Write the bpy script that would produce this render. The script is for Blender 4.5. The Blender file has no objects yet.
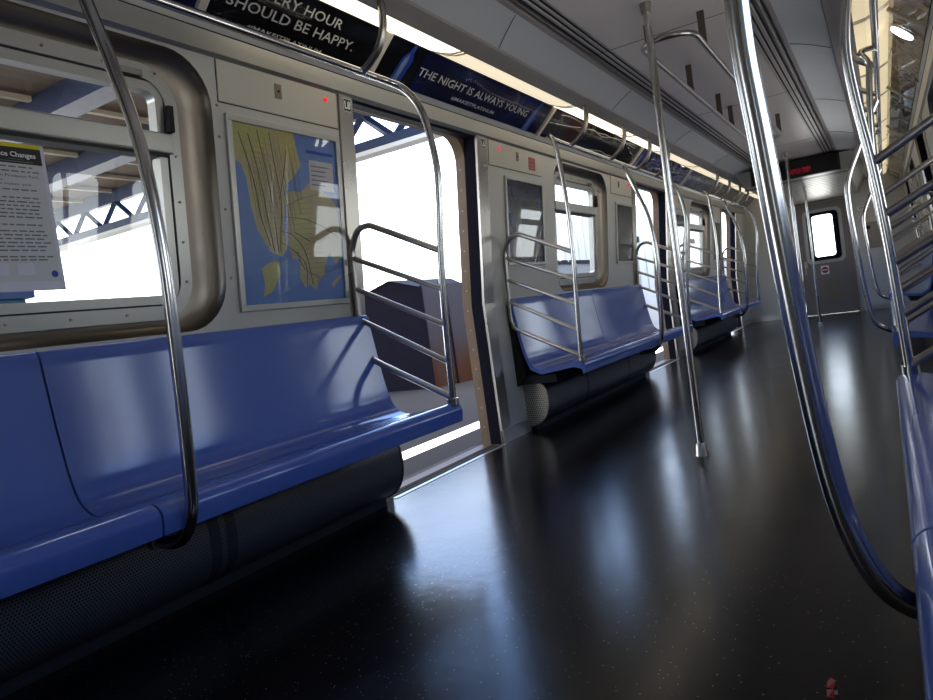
import bpy, bmesh, math, random
from mathutils import Vector, Matrix
random.seed(7)
C = bpy.context.scene.collection
PI = math.pi
sc = bpy.context.scene
sc.view_settings.view_transform = 'Standard'
sc.view_settings.look = 'None'
sc.view_settings.exposure = 0.55

# ------------------------------------------------------------------ materials
def srgb(r, g, b):
    f = lambda c: (c/255/12.92) if c/255 <= .04045 else ((c/255+.055)/1.055)**2.4
    return (f(r), f(g), f(b), 1)

def mat(name, col, rough=.5, metal=0., spec=.5, coat=0., emit=None, estr=0., noise=0., nscale=20., bump=0., bscale=60., rvar=0., stretch=(1, 1, 1)):
    m = bpy.data.materials.new(name); m.use_nodes = True
    nt = m.node_tree; b = nt.nodes['Principled BSDF']
    b.inputs['Base Color'].default_value = col
    b.inputs['Roughness'].default_value = rough
    b.inputs['Metallic'].default_value = metal
    b.inputs['Specular IOR Level'].default_value = spec
    b.inputs['Coat Weight'].default_value = coat
    b.inputs['Coat Roughness'].default_value = .08
    if emit:
        b.inputs['Emission Color'].default_value = emit
        b.inputs['Emission Strength'].default_value = estr
    if noise or bump or rvar:
        tc = nt.nodes.new('ShaderNodeTexCoord'); mp = nt.nodes.new('ShaderNodeMapping')
        mp.inputs['Scale'].default_value = stretch
        nt.links.new(tc.outputs['Object'], mp.inputs[0])
        n = nt.nodes.new('ShaderNodeTexNoise'); n.inputs['Scale'].default_value = nscale; n.inputs['Detail'].default_value = 5
        nt.links.new(mp.outputs[0], n.inputs['Vector'])
        if noise:
            mx = nt.nodes.new('ShaderNodeMix'); mx.data_type = 'RGBA'
            mx.inputs['A'].default_value = tuple(c*(1-noise) for c in col[:3])+(1,)
            mx.inputs['B'].default_value = tuple(min(1, c*(1+noise)) for c in col[:3])+(1,)
            nt.links.new(n.outputs['Fac'], mx.inputs['Factor']); nt.links.new(mx.outputs['Result'], b.inputs['Base Color'])
        if rvar:
            mr = nt.nodes.new('ShaderNodeMapRange'); mr.inputs['To Min'].default_value = max(0, rough-rvar); mr.inputs['To Max'].default_value = rough+rvar
            mr.inputs['From Min'].default_value = .3; mr.inputs['From Max'].default_value = .7
            nt.links.new(n.outputs['Fac'], mr.inputs['Value']); nt.links.new(mr.outputs[0], b.inputs['Roughness'])
        if bump:
            n2 = nt.nodes.new('ShaderNodeTexNoise'); n2.inputs['Scale'].default_value = bscale
            nt.links.new(mp.outputs[0], n2.inputs['Vector'])
            bp = nt.nodes.new('ShaderNodeBump'); bp.inputs['Strength'].default_value = bump; bp.inputs['Distance'].default_value = .01
            nt.links.new(n2.outputs['Fac'], bp.inputs['Height']); nt.links.new(bp.outputs[0], b.inputs['Normal'])
    return m

M = {}
M['wall'] = mat('wall_laminate', srgb(182, 179, 172), .38, noise=.06, nscale=3, spec=.5)
M['panel'] = mat('cover_plate_laminate', srgb(188, 183, 170), .33, noise=.04, nscale=4)
M['ceil'] = mat('ceiling_laminate', srgb(214, 203, 198), .33, noise=.05, nscale=2)
M['cove'] = mat('cove_laminate', srgb(205, 205, 205), .36, noise=.05, nscale=2)
M['bezel'] = mat('bezel_grey', srgb(150, 142, 138), .45)
M['steel'] = mat('brushed_stainless', srgb(176, 170, 162), .3, metal=1, noise=.04, nscale=1.5, rvar=.05)
M['steeld'] = mat('dull_stainless', srgb(140, 130, 118), .42, metal=1, noise=.12, nscale=3, rvar=.08)
M['tube'] = mat('polished_tube', srgb(198, 196, 194), .2, metal=1)
M['tubeb'] = mat('satin_tube', srgb(176, 170, 164), .3, metal=1)
M['alu'] = mat('aluminium_frame', srgb(178, 176, 170), .35, metal=.8)
M['seat'] = mat('seat_blue', srgb(80, 101, 168), .13, spec=.42, coat=.14, noise=.05, nscale=5, bump=.12, bscale=1.6)
M['black'] = mat('black_rubber', srgb(14, 13, 22), .6)
M['dark'] = mat('dark_void', srgb(18, 17, 18), .8)
M['dblue'] = mat('navy_gasket', srgb(10, 9, 24), .7, spec=.1)
M['tan'] = mat('tan_leaf_edge', srgb(104, 84, 66), .55, metal=.3, noise=.3, nscale=9)
M['white'] = mat('white_print', srgb(225, 225, 222), .5)
M['ink'] = mat('black_print', srgb(25, 24, 26), .5)
M['grey'] = mat('grey_print', srgb(110, 110, 112), .5)
M['silver'] = mat('silver_print', srgb(200, 198, 192), .45)
M['yellow'] = mat('yellow_print', srgb(215, 200, 30), .5)
M['red'] = mat('red_print', srgb(170, 25, 40), .5)
M['redlamp'] = mat('red_lamp', srgb(210, 20, 40), .3, emit=(1, .03, .06, 1), estr=.5)
M['led'] = mat('red_led', srgb(90, 0, 10), .5, emit=(1, .01, .05, 1), estr=.2)
M['adblack'] = mat('ad_black', srgb(9, 9, 14), .22, noise=.3, nscale=4)
M['adframe'] = mat('ad_joint', srgb(190, 184, 174), .4)
M['bottle'] = mat('bottle_blue', srgb(30, 60, 150), .3)
M['bottlew'] = mat('bottle_silver', srgb(120, 140, 180), .3)
M['lens'] = mat('lamp_lens', srgb(235, 225, 190), .5, emit=(1, .88, .66, 1), estr=1.3)
M['lensoff'] = mat('lamp_lens_dim', srgb(225, 212, 180), .5, emit=(1, .86, .62, 1), estr=.6)
M['lensr'] = mat('lamp_lens_right', srgb(215, 195, 150), .5, emit=(1, .84, .55, 1), estr=.42)
M['reflw'] = mat('round_reflection', (1, 1, 1, 1), .5, emit=(1, .98, .95, 1), estr=5)  # emission imitates a round reflection on the advert, not a lamp
M['paper'] = mat('poster_paper', srgb(196, 198, 202), .5)
M['paperw'] = mat('paper_sleeve', srgb(206, 204, 220), .4)
M['logo'] = mat('logo_blue', srgb(20, 60, 160), .5)
M['mapwater'] = mat('map_water', srgb(88, 120, 180), .3, noise=.08, nscale=6)
M['mapland'] = mat('map_land', srgb(166, 154, 116), .35, noise=.16, nscale=40)
M['mapgreen'] = mat('map_green', srgb(164, 160, 100), .35, noise=.1, nscale=30)
M['maptan'] = mat('map_tan', srgb(172, 158, 98), .35)
M['mapline'] = mat('map_line', srgb(112, 106, 88), .5)
M['street'] = mat('map_street', srgb(134, 126, 98), .5)
M['asphalt'] = mat('platform_asphalt', srgb(70, 69, 71), .9, spec=.02, noise=.35, nscale=60, bump=.4, bscale=120)
M['strip'] = mat('edge_paint_sun_glow', srgb(250, 246, 232), .7, emit=(1, .98, .92, 1), estr=2)  # emission stands in for sunlight on the stripe and helps brighten the ceiling
M['hut'] = mat('hut_paint', srgb(30, 26, 36), .7, spec=.05, noise=.15, nscale=5)
M['wood'] = mat('canopy_wood', srgb(112, 90, 70), .8, noise=.25, nscale=10, stretch=(1, 8, 1))
M['bluesteel'] = mat('blue_steel', srgb(20, 38, 72), .5)
M['conc'] = mat('pale_concrete', srgb(205, 203, 198), .8, noise=.08, nscale=8)
M['teal'] = mat('teal_panel', srgb(40, 84, 104), .6, noise=.1)

# perforated heater cover
def perforated(S=.0105):
    m = mat('perforated_steel', srgb(58, 56, 58), .45, metal=.6)
    nt = m.node_tree; b = nt.nodes['Principled BSDF']
    tc = nt.nodes.new('ShaderNodeTexCoord'); sp = nt.nodes.new('ShaderNodeSeparateXYZ'); nt.links.new(tc.outputs['UV'], sp.inputs[0])
    def mth(op, a, bb=None, v=None):
        n = nt.nodes.new('ShaderNodeMath'); n.operation = op
        nt.links.new(a, n.inputs[0])
        if bb is not None: nt.links.new(bb, n.inputs[1])
        if v is not None: n.inputs[1].default_value = v
        return n.outputs[0]
    v = mth('DIVIDE', sp.outputs[1], v=S*.866); row = mth('FLOOR', v); odd = mth('MULTIPLY', mth('MODULO', row, v=2.), v=.5)
    u = mth('ADD', mth('DIVIDE', sp.outputs[0], v=S), odd)
    fu = mth('SUBTRACT', mth('FRACT', u), v=.5); fv = mth('MULTIPLY', mth('SUBTRACT', mth('FRACT', v), v=.5), v=.866)
    d = mth('SQRT', mth('ADD', mth('MULTIPLY', fu, fu), mth('MULTIPLY', fv, fv)))
    hole = mth('LESS_THAN', d, v=.3)
    mx = nt.nodes.new('ShaderNodeMix'); mx.data_type = 'RGBA'; nt.links.new(hole, mx.inputs['Factor'])
    mx.inputs['A'].default_value = srgb(104, 102, 106); mx.inputs['B'].default_value = srgb(3, 3, 4)
    nt.links.new(mx.outputs['Result'], b.inputs['Base Color'])
    nt.links.new(mth('MULTIPLY', mth('SUBTRACT', mth('MULTIPLY', hole, v=-1.), v=-1.), v=.6), b.inputs['Metallic'])
    return m
M['perf'] = perforated()
M['strapdark'] = mat('strap_dark', srgb(52, 52, 55), .5, metal=.4)
M['perfend'] = perforated(.017); M['perfend'].name = 'perforated_end'
for n in M['perfend'].node_tree.nodes:
    if n.type == 'MIX': n.inputs['A'].default_value = srgb(200, 188, 170)

def floor_mat():
    m = mat('floor_rubber', srgb(12, 11, 12), .21, spec=.27)
    nt = m.node_tree; b = nt.nodes['Principled BSDF']
    tc = nt.nodes.new('ShaderNodeTexCoord')
    v = nt.nodes.new('ShaderNodeTexVoronoi'); v.inputs['Scale'].default_value = 58; nt.links.new(tc.outputs['Object'], v.inputs['Vector'])
    lt = nt.nodes.new('ShaderNodeMath'); lt.operation = 'LESS_THAN'; lt.inputs[1].default_value = .10; nt.links.new(v.outputs['Distance'], lt.inputs[0])
    # keep a random subset of flecks
    sp = nt.nodes.new('ShaderNodeSeparateColor'); nt.links.new(v.outputs['Color'], sp.inputs[0])
    g = nt.nodes.new('ShaderNodeMath'); g.operation = 'GREATER_THAN'; g.inputs[1].default_value = .35; nt.links.new(sp.outputs[0], g.inputs[0])
    mu = nt.nodes.new('ShaderNodeMath'); mu.operation = 'MULTIPLY'; nt.links.new(lt.outputs[0], mu.inputs[0]); nt.links.new(g.outputs[0], mu.inputs[1])
    n = nt.nodes.new('ShaderNodeTexNoise'); n.inputs['Scale'].default_value = 2.5; n.inputs['Detail'].default_value = 6; nt.links.new(tc.outputs['Object'], n.inputs['Vector'])
    base = nt.nodes.new('ShaderNodeMix'); base.data_type = 'RGBA'
    base.inputs['A'].default_value = srgb(16, 14, 14); base.inputs['B'].default_value = srgb(26, 23, 23); nt.links.new(n.outputs['Fac'], base.inputs['Factor'])
    mx = nt.nodes.new('ShaderNodeMix'); mx.data_type = 'RGBA'; nt.links.new(mu.outputs[0], mx.inputs['Factor'])
    nt.links.new(base.outputs['Result'], mx.inputs['A']); mx.inputs['B'].default_value = srgb(135, 135, 140)
    nt.links.new(mx.outputs['Result'], b.inputs['Base Color'])
    mr = nt.nodes.new('ShaderNodeMapRange'); mr.inputs['From Min'].default_value = .3; mr.inputs['From Max'].default_value = .7
    mr.inputs['To Min'].default_value = .17; mr.inputs['To Max'].default_value = .24; mr.inputs['From Min'].default_value = 0; mr.inputs['From Max'].default_value = 1; nt.links.new(n.outputs['Fac'], mr.inputs['Value']); nt.links.new(mr.outputs[0], b.inputs['Roughness'])
    wv = nt.nodes.new('ShaderNodeTexNoise'); wv.inputs['Scale'].default_value = 15; wv.inputs['Detail'].default_value = 8; nt.links.new(tc.outputs['Object'], wv.inputs['Vector'])
    bp = nt.nodes.new('ShaderNodeBump'); bp.inputs['Strength'].default_value = .16; bp.inputs['Distance'].default_value = .004
    nt.links.new(wv.outputs['Fac'], bp.inputs['Height']); nt.links.new(bp.outputs[0], b.inputs['Normal'])
    return m
M['floor'] = floor_mat()

def glass_mat(name='window_glass', tint=(.93, .96, .97, 1), fac=.07):
    m = bpy.data.materials.new(name); m.use_nodes = True; nt = m.node_tree; nt.nodes.clear()
    o = nt.nodes.new('ShaderNodeOutputMaterial'); t = nt.nodes.new('ShaderNodeBsdfTransparent'); t.inputs[0].default_value = tint
    g = nt.nodes.new('ShaderNodeBsdfGlossy'); g.inputs['Roughness'].default_value = .02
    lw = nt.nodes.new('ShaderNodeLayerWeight')
    pw = nt.nodes.new('ShaderNodeMath'); pw.operation = 'POWER'; pw.inputs[1].default_value = 4.5; nt.links.new(lw.outputs['Facing'], pw.inputs[0])
    mu = nt.nodes.new('ShaderNodeMath'); mu.operation = 'MULTIPLY_ADD'; mu.inputs[1].default_value = .85; mu.inputs[2].default_value = fac; nt.links.new(pw.outputs[0], mu.inputs[0])
    x = nt.nodes.new('ShaderNodeMixShader'); nt.links.new(mu.outputs[0], x.inputs[0]); nt.links.new(t.outputs[0], x.inputs[1]); nt.links.new(g.outputs[0], x.inputs[2])
    nt.links.new(x.outputs[0], o.inputs[0])
    return m
M['glass'] = glass_mat()
M['acrylic'] = glass_mat('clear_acrylic', (.97, .97, .96, 1), .06)

def gradient_ad(name, stops, scale=1.0, noise=2.0, rough=.25):
    m = mat(name, (0, 0, 0, 1), rough); nt = m.node_tree; b = nt.nodes['Principled BSDF']
    tc = nt.nodes.new('ShaderNodeTexCoord'); n = nt.nodes.new('ShaderNodeTexNoise'); n.inputs['Scale'].default_value = noise; n.inputs['Detail'].default_value = 4; n.inputs['Distortion'].default_value = 1.2
    nt.links.new(tc.outputs['Object'], n.inputs['Vector'])
    cr = nt.nodes.new('ShaderNodeValToRGB'); e = cr.color_ramp.elements
    e[0].position, e[0].color = stops[0]; e[1].position, e[1].color = stops[-1]
    for p, c in stops[1:-1]:
        k = e.new(p); k.color = c
    nt.links.new(n.outputs['Fac'], cr.inputs[0]); nt.links.new(cr.outputs[0], b.inputs['Base Color'])
    return m
M['adnavy'] = gradient_ad('ad_navy', [(.35, srgb(6, 7, 18)), (.55, srgb(14, 20, 70)), (.7, srgb(28, 42, 120))], noise=1.3)
M['adcrack'] = gradient_ad('ad_crackled_blue', [(.35, srgb(10, 12, 30)), (.5, srgb(34, 40, 100)), (.62, srgb(90, 98, 140)), (.72, srgb(20, 22, 60))], noise=7)
M['adtan'] = gradient_ad('ad_tan_pattern', [(.3, srgb(110, 92, 66)), (.42, srgb(176, 152, 108)), (.5, srgb(205, 192, 150)), (.56, srgb(190, 106, 72)), (.62, srgb(140, 150, 116)), (.75, srgb(90, 76, 66))], noise=9)
M['addark'] = gradient_ad('ad_dark_photo', [(.35, srgb(14, 13, 13)), (.5, srgb(34, 30, 28)), (.6, srgb(60, 50, 42)), (.75, srgb(24, 34, 70))], noise=5)
M['adportrait'] = gradient_ad('ad_dark_blue_photo', [(.3, srgb(14, 14, 18)), (.45, srgb(28, 28, 40)), (.6, srgb(40, 48, 90)), (.75, srgb(80, 84, 96))], noise=4)

def rust_wall():
    m = mat('rusted_sheet', srgb(118, 116, 124), .7, spec=.05, noise=.2, nscale=4); nt = m.node_tree; b = nt.nodes['Principled BSDF']
    tc = nt.nodes.new('ShaderNodeTexCoord'); sp = nt.nodes.new('ShaderNodeSeparateXYZ'); nt.links.new(tc.outputs['Object'], sp.inputs[0])
    n = nt.nodes.new('ShaderNodeTexNoise'); n.inputs['Scale'].default_value = 6; n.inputs['Detail'].default_value = 6
    mp = nt.nodes.new('ShaderNodeMapping'); mp.inputs['Scale'].default_value = (1, 1.5, .3); nt.links.new(tc.outputs['Object'], mp.inputs[0]); nt.links.new(mp.outputs[0], n.inputs['Vector'])
    mr = nt.nodes.new('ShaderNodeMapRange'); mr.inputs['From Min'].default_value = .7; mr.inputs['From Max'].default_value = .2; mr.inputs['To Max'].default_value = 1.8; nt.links.new(sp.outputs[2], mr.inputs['Value'])
    mu = nt.nodes.new('ShaderNodeMath'); mu.operation = 'MULTIPLY'; nt.links.new(mr.outputs[0], mu.inputs[0]); nt.links.new(n.outputs['Fac'], mu.inputs[1])
    mx = nt.nodes.new('ShaderNodeMix'); mx.data_type = 'RGBA'; mx.inputs['A'].default_value = srgb(76, 70, 72); mx.inputs['B'].default_value = srgb(84, 52, 34)
    nt.links.new(mu.outputs[0], mx.inputs['Factor']); nt.links.new(mx.outputs['Result'], b.inputs['Base Color'])
    return m
M['rust'] = rust_wall()

# ------------------------------------------------------------------ mesh helpers
WL = {}
class MB:
    def __init__(s): s.v = []; s.f = []; s.uv = {}
    def add(s, vs, fs, uvs=None):
        o = len(s.v); s.v += [tuple(map(float, p)) for p in vs]
        for k, f in enumerate(fs):
            s.f.append([i+o for i in f])
        if uvs:
            for i, u in enumerate(uvs): s.uv[o+i] = u
        return s
    def box(s, x0, x1, y0, y1, z0, z1):
        vs = [(x, y, z) for x in (x0, x1) for y in (y0, y1) for z in (z0, z1)]
        return s.add(vs, [(0, 1, 3, 2), (4, 6, 7, 5), (0, 4, 5, 1), (2, 3, 7, 6), (0, 2, 6, 4), (1, 5, 7, 3)])
    def hexa(s, a, b):   # two quads (4 pts each) -> solid
        return s.add(list(a)+list(b), [(0, 1, 2, 3), (7, 6, 5, 4), (0, 4, 5, 1), (1, 5, 6, 2), (2, 6, 7, 3), (3, 7, 4, 0)])
    def prismY(s, prof, y0, y1, sx=1, cap=True, closed=True, uv=False, ny=1):
        n = len(prof); L = [0]
        for i in range(1, n): L.append(L[-1]+math.dist(prof[i], prof[i-1]))
        vs = []; us = []
        for k in range(ny+1):
            y = y0+(y1-y0)*k/ny
            for i, (x, z) in enumerate(prof): vs.append((sx*x, y, z)); us.append((y, L[i]))
        fs = []
        for k in range(ny):
            for i in range(n if closed else n-1):
                j = (i+1) % n; fs.append((k*n+i, k*n+j, (k+1)*n+j, (k+1)*n+i))
        if cap and closed: fs += [tuple(range(n)), tuple(ny*n+i for i in range(n))]
        return s.add(vs, fs, us if uv else None)
    def tube(s, path, r, seg=14, closed=False, cap=True):
        P = [Vector(p) for p in path]; n = len(P); T = []
        for i in range(n):
            a = P[(i-1) % n] if (closed or i > 0) else P[0]; b = P[(i+1) % n] if (closed or i < n-1) else P[-1]
            T.append((b-a).normalized())
        up = Vector((0, 0, 1)) if abs(T[0].z) < .9 else Vector((0, 1, 0))
        N = (up-T[0]*up.dot(T[0])).normalized(); vs = []
        for i in range(n):
            N = (N-T[i]*N.dot(T[i])).normalized(); B = T[i].cross(N)
            rr = r[i] if isinstance(r, (list, tuple)) else r
            for k in range(seg):
                a = 2*PI*k/seg; vs.append(P[i]+N*math.cos(a)*rr+B*math.sin(a)*rr)
        fs = []
        for i in range(n if closed else n-1):
            j = (i+1) % n
            for k in range(seg):
                l = (k+1) % seg; fs.append((i*seg+k, i*seg+l, j*seg+l, j*seg+k))
        if cap and not closed: fs += [tuple(range(seg)), tuple((n-1)*seg+k for k in range(seg))]
        return s.add(vs, fs)
    def disc(s, c, nrm, r, h, seg=24):
        c = Vector(c); nrm = Vector(nrm).normalized()
        return s.tube([c, c+nrm*h], r, seg)
    def build(s, name, material, parent=None, smooth=False, bevel=0, loc=None, ang=40, label=None):
        me = bpy.data.meshes.new(name)
        off = Vector(WL.get(parent.name, (0, 0, 0))) if parent else (Vector(loc) if loc else None)
        if off is None:
            xs = [v[0] for v in s.v]; ys = [v[1] for v in s.v]; zs = [v[2] for v in s.v]
            off = Vector(((min(xs)+max(xs))/2, (min(ys)+max(ys))/2, min(zs)))
        me.from_pydata([tuple(Vector(v)-off) for v in s.v], [], s.f)
        if s.uv:
            ul = me.uv_layers.new(name='UVMap')
            for l in me.loops: ul.data[l.index].uv = s.uv.get(l.vertex_index, (0, 0))
        bm = bmesh.new(); bm.from_mesh(me); bmesh.ops.recalc_face_normals(bm, faces=bm.faces); bm.to_mesh(me); bm.free()
        me.materials.append(material)
        if smooth:
            for p in me.polygons: p.use_smooth = True
            try: me.set_sharp_from_angle(angle=math.radians(ang))
            except Exception: pass
        o = bpy.data.objects.new(name, me); C.objects.link(o)
        if parent: o.parent = parent; WL[o.name] = tuple(off)
        else: o.location = off; WL[o.name] = tuple(off)
        if bevel:
            b = o.modifiers.new('bevel', 'BEVEL'); b.width = bevel; b.segments = 2; b.limit_method = 'ANGLE'
        if label: o['label'] = label
        return o

def empty(name, loc, label, cat, group=None):
    o = bpy.data.objects.new(name, None); C.objects.link(o); o.location = loc; o.empty_display_size = .1
    WL[o.name] = tuple(loc); o['label'] = label; o['category'] = cat
    if group: o['group'] = group
    return o
def tag(o, label, cat, group=None, kind=None):
    o['label'] = label; o['category'] = cat
    if group: o['group'] = group
    if kind: o['kind'] = kind
    return o
def struct(o, label=None):
    o['kind'] = 'structure'
    if label: o['label'] = label; 
    return o

def fillet(pts, r, n=6):
    P = [Vector(p) for p in pts]; out = [P[0]]
    for i in range(1, len(P)-1):
        rr = r[i-1] if isinstance(r, (list, tuple)) else r
        a = P[i-1]-P[i]; b = P[i+1]-P[i]
        d = min(rr, a.length*.48, b.length*.48)
        p0 = P[i]+a.normalized()*d; p1 = P[i]+b.normalized()*d
        for k in range(n+1):
            t = k/n; out.append(p0*(1-t)**2+P[i]*2*t*(1-t)+p1*t*t)
    out.append(P[-1]); return out
def catmull(pts, n=5):
    P = [Vector(p) for p in pts]; out = []
    for i in range(len(P)-1):
        a = P[i-1] if i > 0 else P[i]*2-P[i+1]; b = P[i]; c = P[i+1]; d = P[i+2] if i+2 < len(P) else P[i+1]*2-P[i]
        for k in range(n):
            t = k/n
            out.append(.5*((2*b)+(c-a)*t+(2*a-5*b+4*c-d)*t*t+(3*b-a-3*c+d)*t**3))
    out.append(P[-1]); return out

def text(body, name, material, parent, O, U, V, width=None, height=None, cx=False, depth=.0006, bold=0.):
    """flat lettering: O = baseline left point, U = reading direction, V = up direction; fitted to width/height"""
    cu = bpy.data.curves.new('t', 'FONT'); cu.body = body; cu.size = 1; cu.extrude = 0; cu.offset = bold; cu.resolution_u = 2
    ob = bpy.data.objects.new('t', cu); C.objects.link(ob)
    me = bpy.data.meshes.new_from_object(ob.evaluated_get(bpy.context.evaluated_depsgraph_get()))
    bpy.data.objects.remove(ob); bpy.data.curves.remove(cu)
    xs = [v.co.x for v in me.vertices]; ys = [v.co.y for v in me.vertices]
    x0, x1 = min(xs), max(xs); h = .72
    sy = height/h if height else width/(x1-x0); sx = width/(x1-x0) if width else sy
    U = Vector(U).normalized(); V = Vector(V).normalized(); N = U.cross(V); O = Vector(O)+N*depth
    off = Vector(WL.get(parent.name, (0, 0, 0))) if parent else Vector((0, 0, 0))
    shift = -(x1-x0)/2*sx if cx else 0
    for v in me.vertices:
        v.co = O+U*((v.co.x-x0)*sx+shift)+V*v.co.y*sy-off
    me.name = name; me.materials.clear(); me.materials.append(material)
    o = bpy.data.objects.new(name, me); C.objects.link(o); o.parent = parent; WL[o.name] = tuple(off)
    return o

def rrect(y0, y1, z0, z1, r, n=8):
    out = []
    for cy, cz, a0 in ((y1-r, z1-r, 0), (y0+r, z1-r, 90), (y0+r, z0+r, 180), (y1-r, z0+r, 270)):
        for k in range(n+1):
            a = math.radians(a0+90*k/n); out.append((cy+r*math.cos(a), cz+r*math.sin(a)))
    return out

# ------------------------------------------------------------------ car geometry
def xw(z):   # inner face of the side wall, distance from the centre line
    return 1.375 if z <= .93 else 1.375-.1056*(z-.93)
def W(s, y, z, d=0.):   # point on side s wall, d metres outwards
    return (s*(xw(z)+d), y, z)
YB, YE = -3.4, 14.1
HW = 1.375
DOORS = [(-1.78, -.55), (2.80, 4.03), (7.37, 8.60), (11.93, 13.17)]
BAYS = [(-.55, 2.80), (4.03, 7.37), (8.60, 11.93)]
WIN = [(.54, 1.95), (5.25, 6.51), (9.81, 11.07)]
WZ0, WZ1 = .955, 2.0
SIDES = ((-1, 'left'), (1, 'right'))

fl = MB(); fl.box(-1.375, 1.375, YB, YE, -.06, 0)
struct(fl.build('floor', M['floor'], loc=(0, 0, 0)))

# ceiling shell: flat centre, slots, gently falling coves
GX, GZ, BX, BZ = .43, 2.27, .765, 2.23
cb = MB(); cb.box(-GX+.0, GX, YB, YE, GZ, GZ+.03)
ceil = struct(cb.build('ceiling', M['ceil'], loc=(0, 0, GZ)))
sm = MB()
for y in (1.0, 2.5, 4.1, 6.3, 8.8): sm.box(-GX, GX, y-.002, y+.002, GZ-.0015, GZ+.001)
sm.build('ceiling_seam', M['dark'], ceil)
n_tr = [0]
def trim(mb, m, parent=None, **k):
    n_tr[0] += 1
    return struct(mb.build('trim_%d' % n_tr[0], m, **k))
for s, side in SIDES:
    mb = MB()   # cove: slot band then curved panel
    prof = [(GX, GZ), (GX+.03, GZ+.025), (GX+.045, GZ+.025), (GX+.05, GZ-.004), (GX+.075, GZ-.004)]
    mb.prismY(prof, YB, YE, s, closed=False)
    sl = trim(mb, M['bezel'], loc=(0, 0, GZ))
    mb = MB()
    for k in range(3): mb.box(*sorted((s*(GX-.075+k*.034), s*(GX-.064+k*.034))), YB, YE, GZ-.0015, GZ+.004)
    mb.build('slot', M['dark'], sl)
    mb = MB()
    for k in range(4): mb.box(*sorted((s*(GX-.088+k*.034), s*(GX-.083+k*.034))), YB, YE, GZ-.005, GZ+.001)
    mb.build('fin', M['alu'], sl)
    mb = MB(); c = [(GX+.075, GZ-.004)]+[(GX+.075+(BX-.035-GX-.075)*t, GZ-.004-(GZ-BZ-.004)*(t**1.6)) for t in (.25, .5, .75, 1)]
    c += [(BX-.035, GZ+.05), (GX+.075, GZ+.05)]
    mb.prismY(c, YB, YE, s)
    cv = trim(mb, M['cove'], smooth=True, loc=(0, 0, GZ))
    mb = MB()
    for y in (.9, 3.2, 5.0, 6.8, 8.6, 10.4, 12.2):
        pts = [(s*(GX+.08+(BX-.04-GX-.08)*t), y+.22*t, GZ-.006-(GZ-BZ-.004)*(t**1.6)) for t in (0, .25, .5, .75, 1)]
        mb.tube(pts, .0016, 5)
    mb.build('panel_seam', M['dark'], cv)
    # bezel band in front of the lamps
    mb = MB(); mb.prismY([(BX-.035, BZ+.004), (BX-.03, BZ-.012), (BX, BZ-.016), (.859, 2.213), (.859, 2.235), (BX-.035, BZ+.06)], YB, YE, s)
    bz = trim(mb, M['bezel'], loc=(0, 0, BZ))
    mb = MB()
    y = YB+.3
    while y < YE: mb.disc((s*.80, y, 2.2225), (-.1*s, 0, -1), .006, .006, 8); y += .55
    mb.build('screw', M['tubeb'], bz)
    # header over doors and windows, between wall and advert band
    mb = MB(); mb.prismY([(xw(2.0), 2.0), (1.245, 2.012), (1.235, 2.085), (1.215, 2.118), (1.26, 2.13), (1.36, 2.10), (1.36, 2.0)], YB, YE, s)
    hd = trim(mb, M['alu'], loc=(0, 0, 2.0))
    mb = MB(); mb.box(*sorted((s*1.232, s*1.245)), YB, YE, 2.086, 2.098)
    mb.build('shadow_line', M['dark'], hd)
    # back shell behind adverts closes the roof
    mb = MB(); mb.prismY([(1.62, 2.19), (1.36, 2.40), (.3, 2.45), (.3, 2.47), (1.39, 2.42), (1.63, 2.21)], YB, YE, s)
    trim(mb, M['dark'], loc=(0, 0, 2.0))

# side walls with window and door openings
def outer_map(loop, y0, y1, z0, z1):
    out = []
    for i, (y, z) in enumerate(loop):
        c, k = divmod(i, 9)
        Y, Z = ((y1, z1), (y0, z1), (y0, z0), (y1, z0))[c]
        if k == 4: out.append((Y, Z))
        elif (k < 4) == (c % 2 == 0): out.append((Y, z))
        else: out.append((y, Z))
    return out
def panel_with_hole(mb, s, y0, y1, z0, z1, loop):
    n = len(loop); out = outer_map(loop, y0, y1, z0, z1)
    vs = [W(s, *p) for p in loop]+[W(s, *p) for p in out]
    mb.add(vs, [(i, (i+1) % n, n+(i+1) % n, n+i) for i in range(n)])
WLOOP = {}
for s, side in SIDES:
    mb = MB(); baseb = MB()
    spans = [(YB, DOORS[0][0])]+BAYS+[(DOORS[3][1], YE)]
    for i, (y0, y1) in enumerate(spans):
        mb.add([W(s, y0, 0), W(s, y1, 0), W(s, y1, .93), W(s, y0, .93)], [(0, 1, 2, 3)])
        if 1 <= i <= 3:
            w = WIN[i-1]; lp = rrect(w[0], w[1], WZ0, WZ1-.012, .19); WLOOP[(s, i-1)] = lp
            panel_with_hole(mb, s, y0, y1, .93, 2.0, lp)
        else:
            mb.add([W(s, y0, .93), W(s, y1, .93), W(s, y1, 2.0), W(s, y0, 2.0)], [(0, 1, 2, 3)])
        baseb.box(*sorted((s*1.358, s*1.375)), y0, y1, 0, .09)
    for i, (y0, y1) in enumerate(spans):
        mb.add([(s*xw(2.0), y0, 2.0), (s*xw(2.0), y1, 2.0), (s*1.5, y1, 2.06), (s*1.5, y0, 2.06)], [(0, 1, 2, 3)])
        mb.add([(s*1.5, y0, 2.06), (s*1.5, y1, 2.06), (s*1.5, y1, 2.3), (s*1.5, y0, 2.3)], [(0, 1, 2, 3)])
    struct(mb.build('wall_'+side, M['wall'], loc=(0, 0, 0)))
    struct(baseb.build('baseboard_'+side, M['alu'], loc=(0, 0, 0)))

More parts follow.
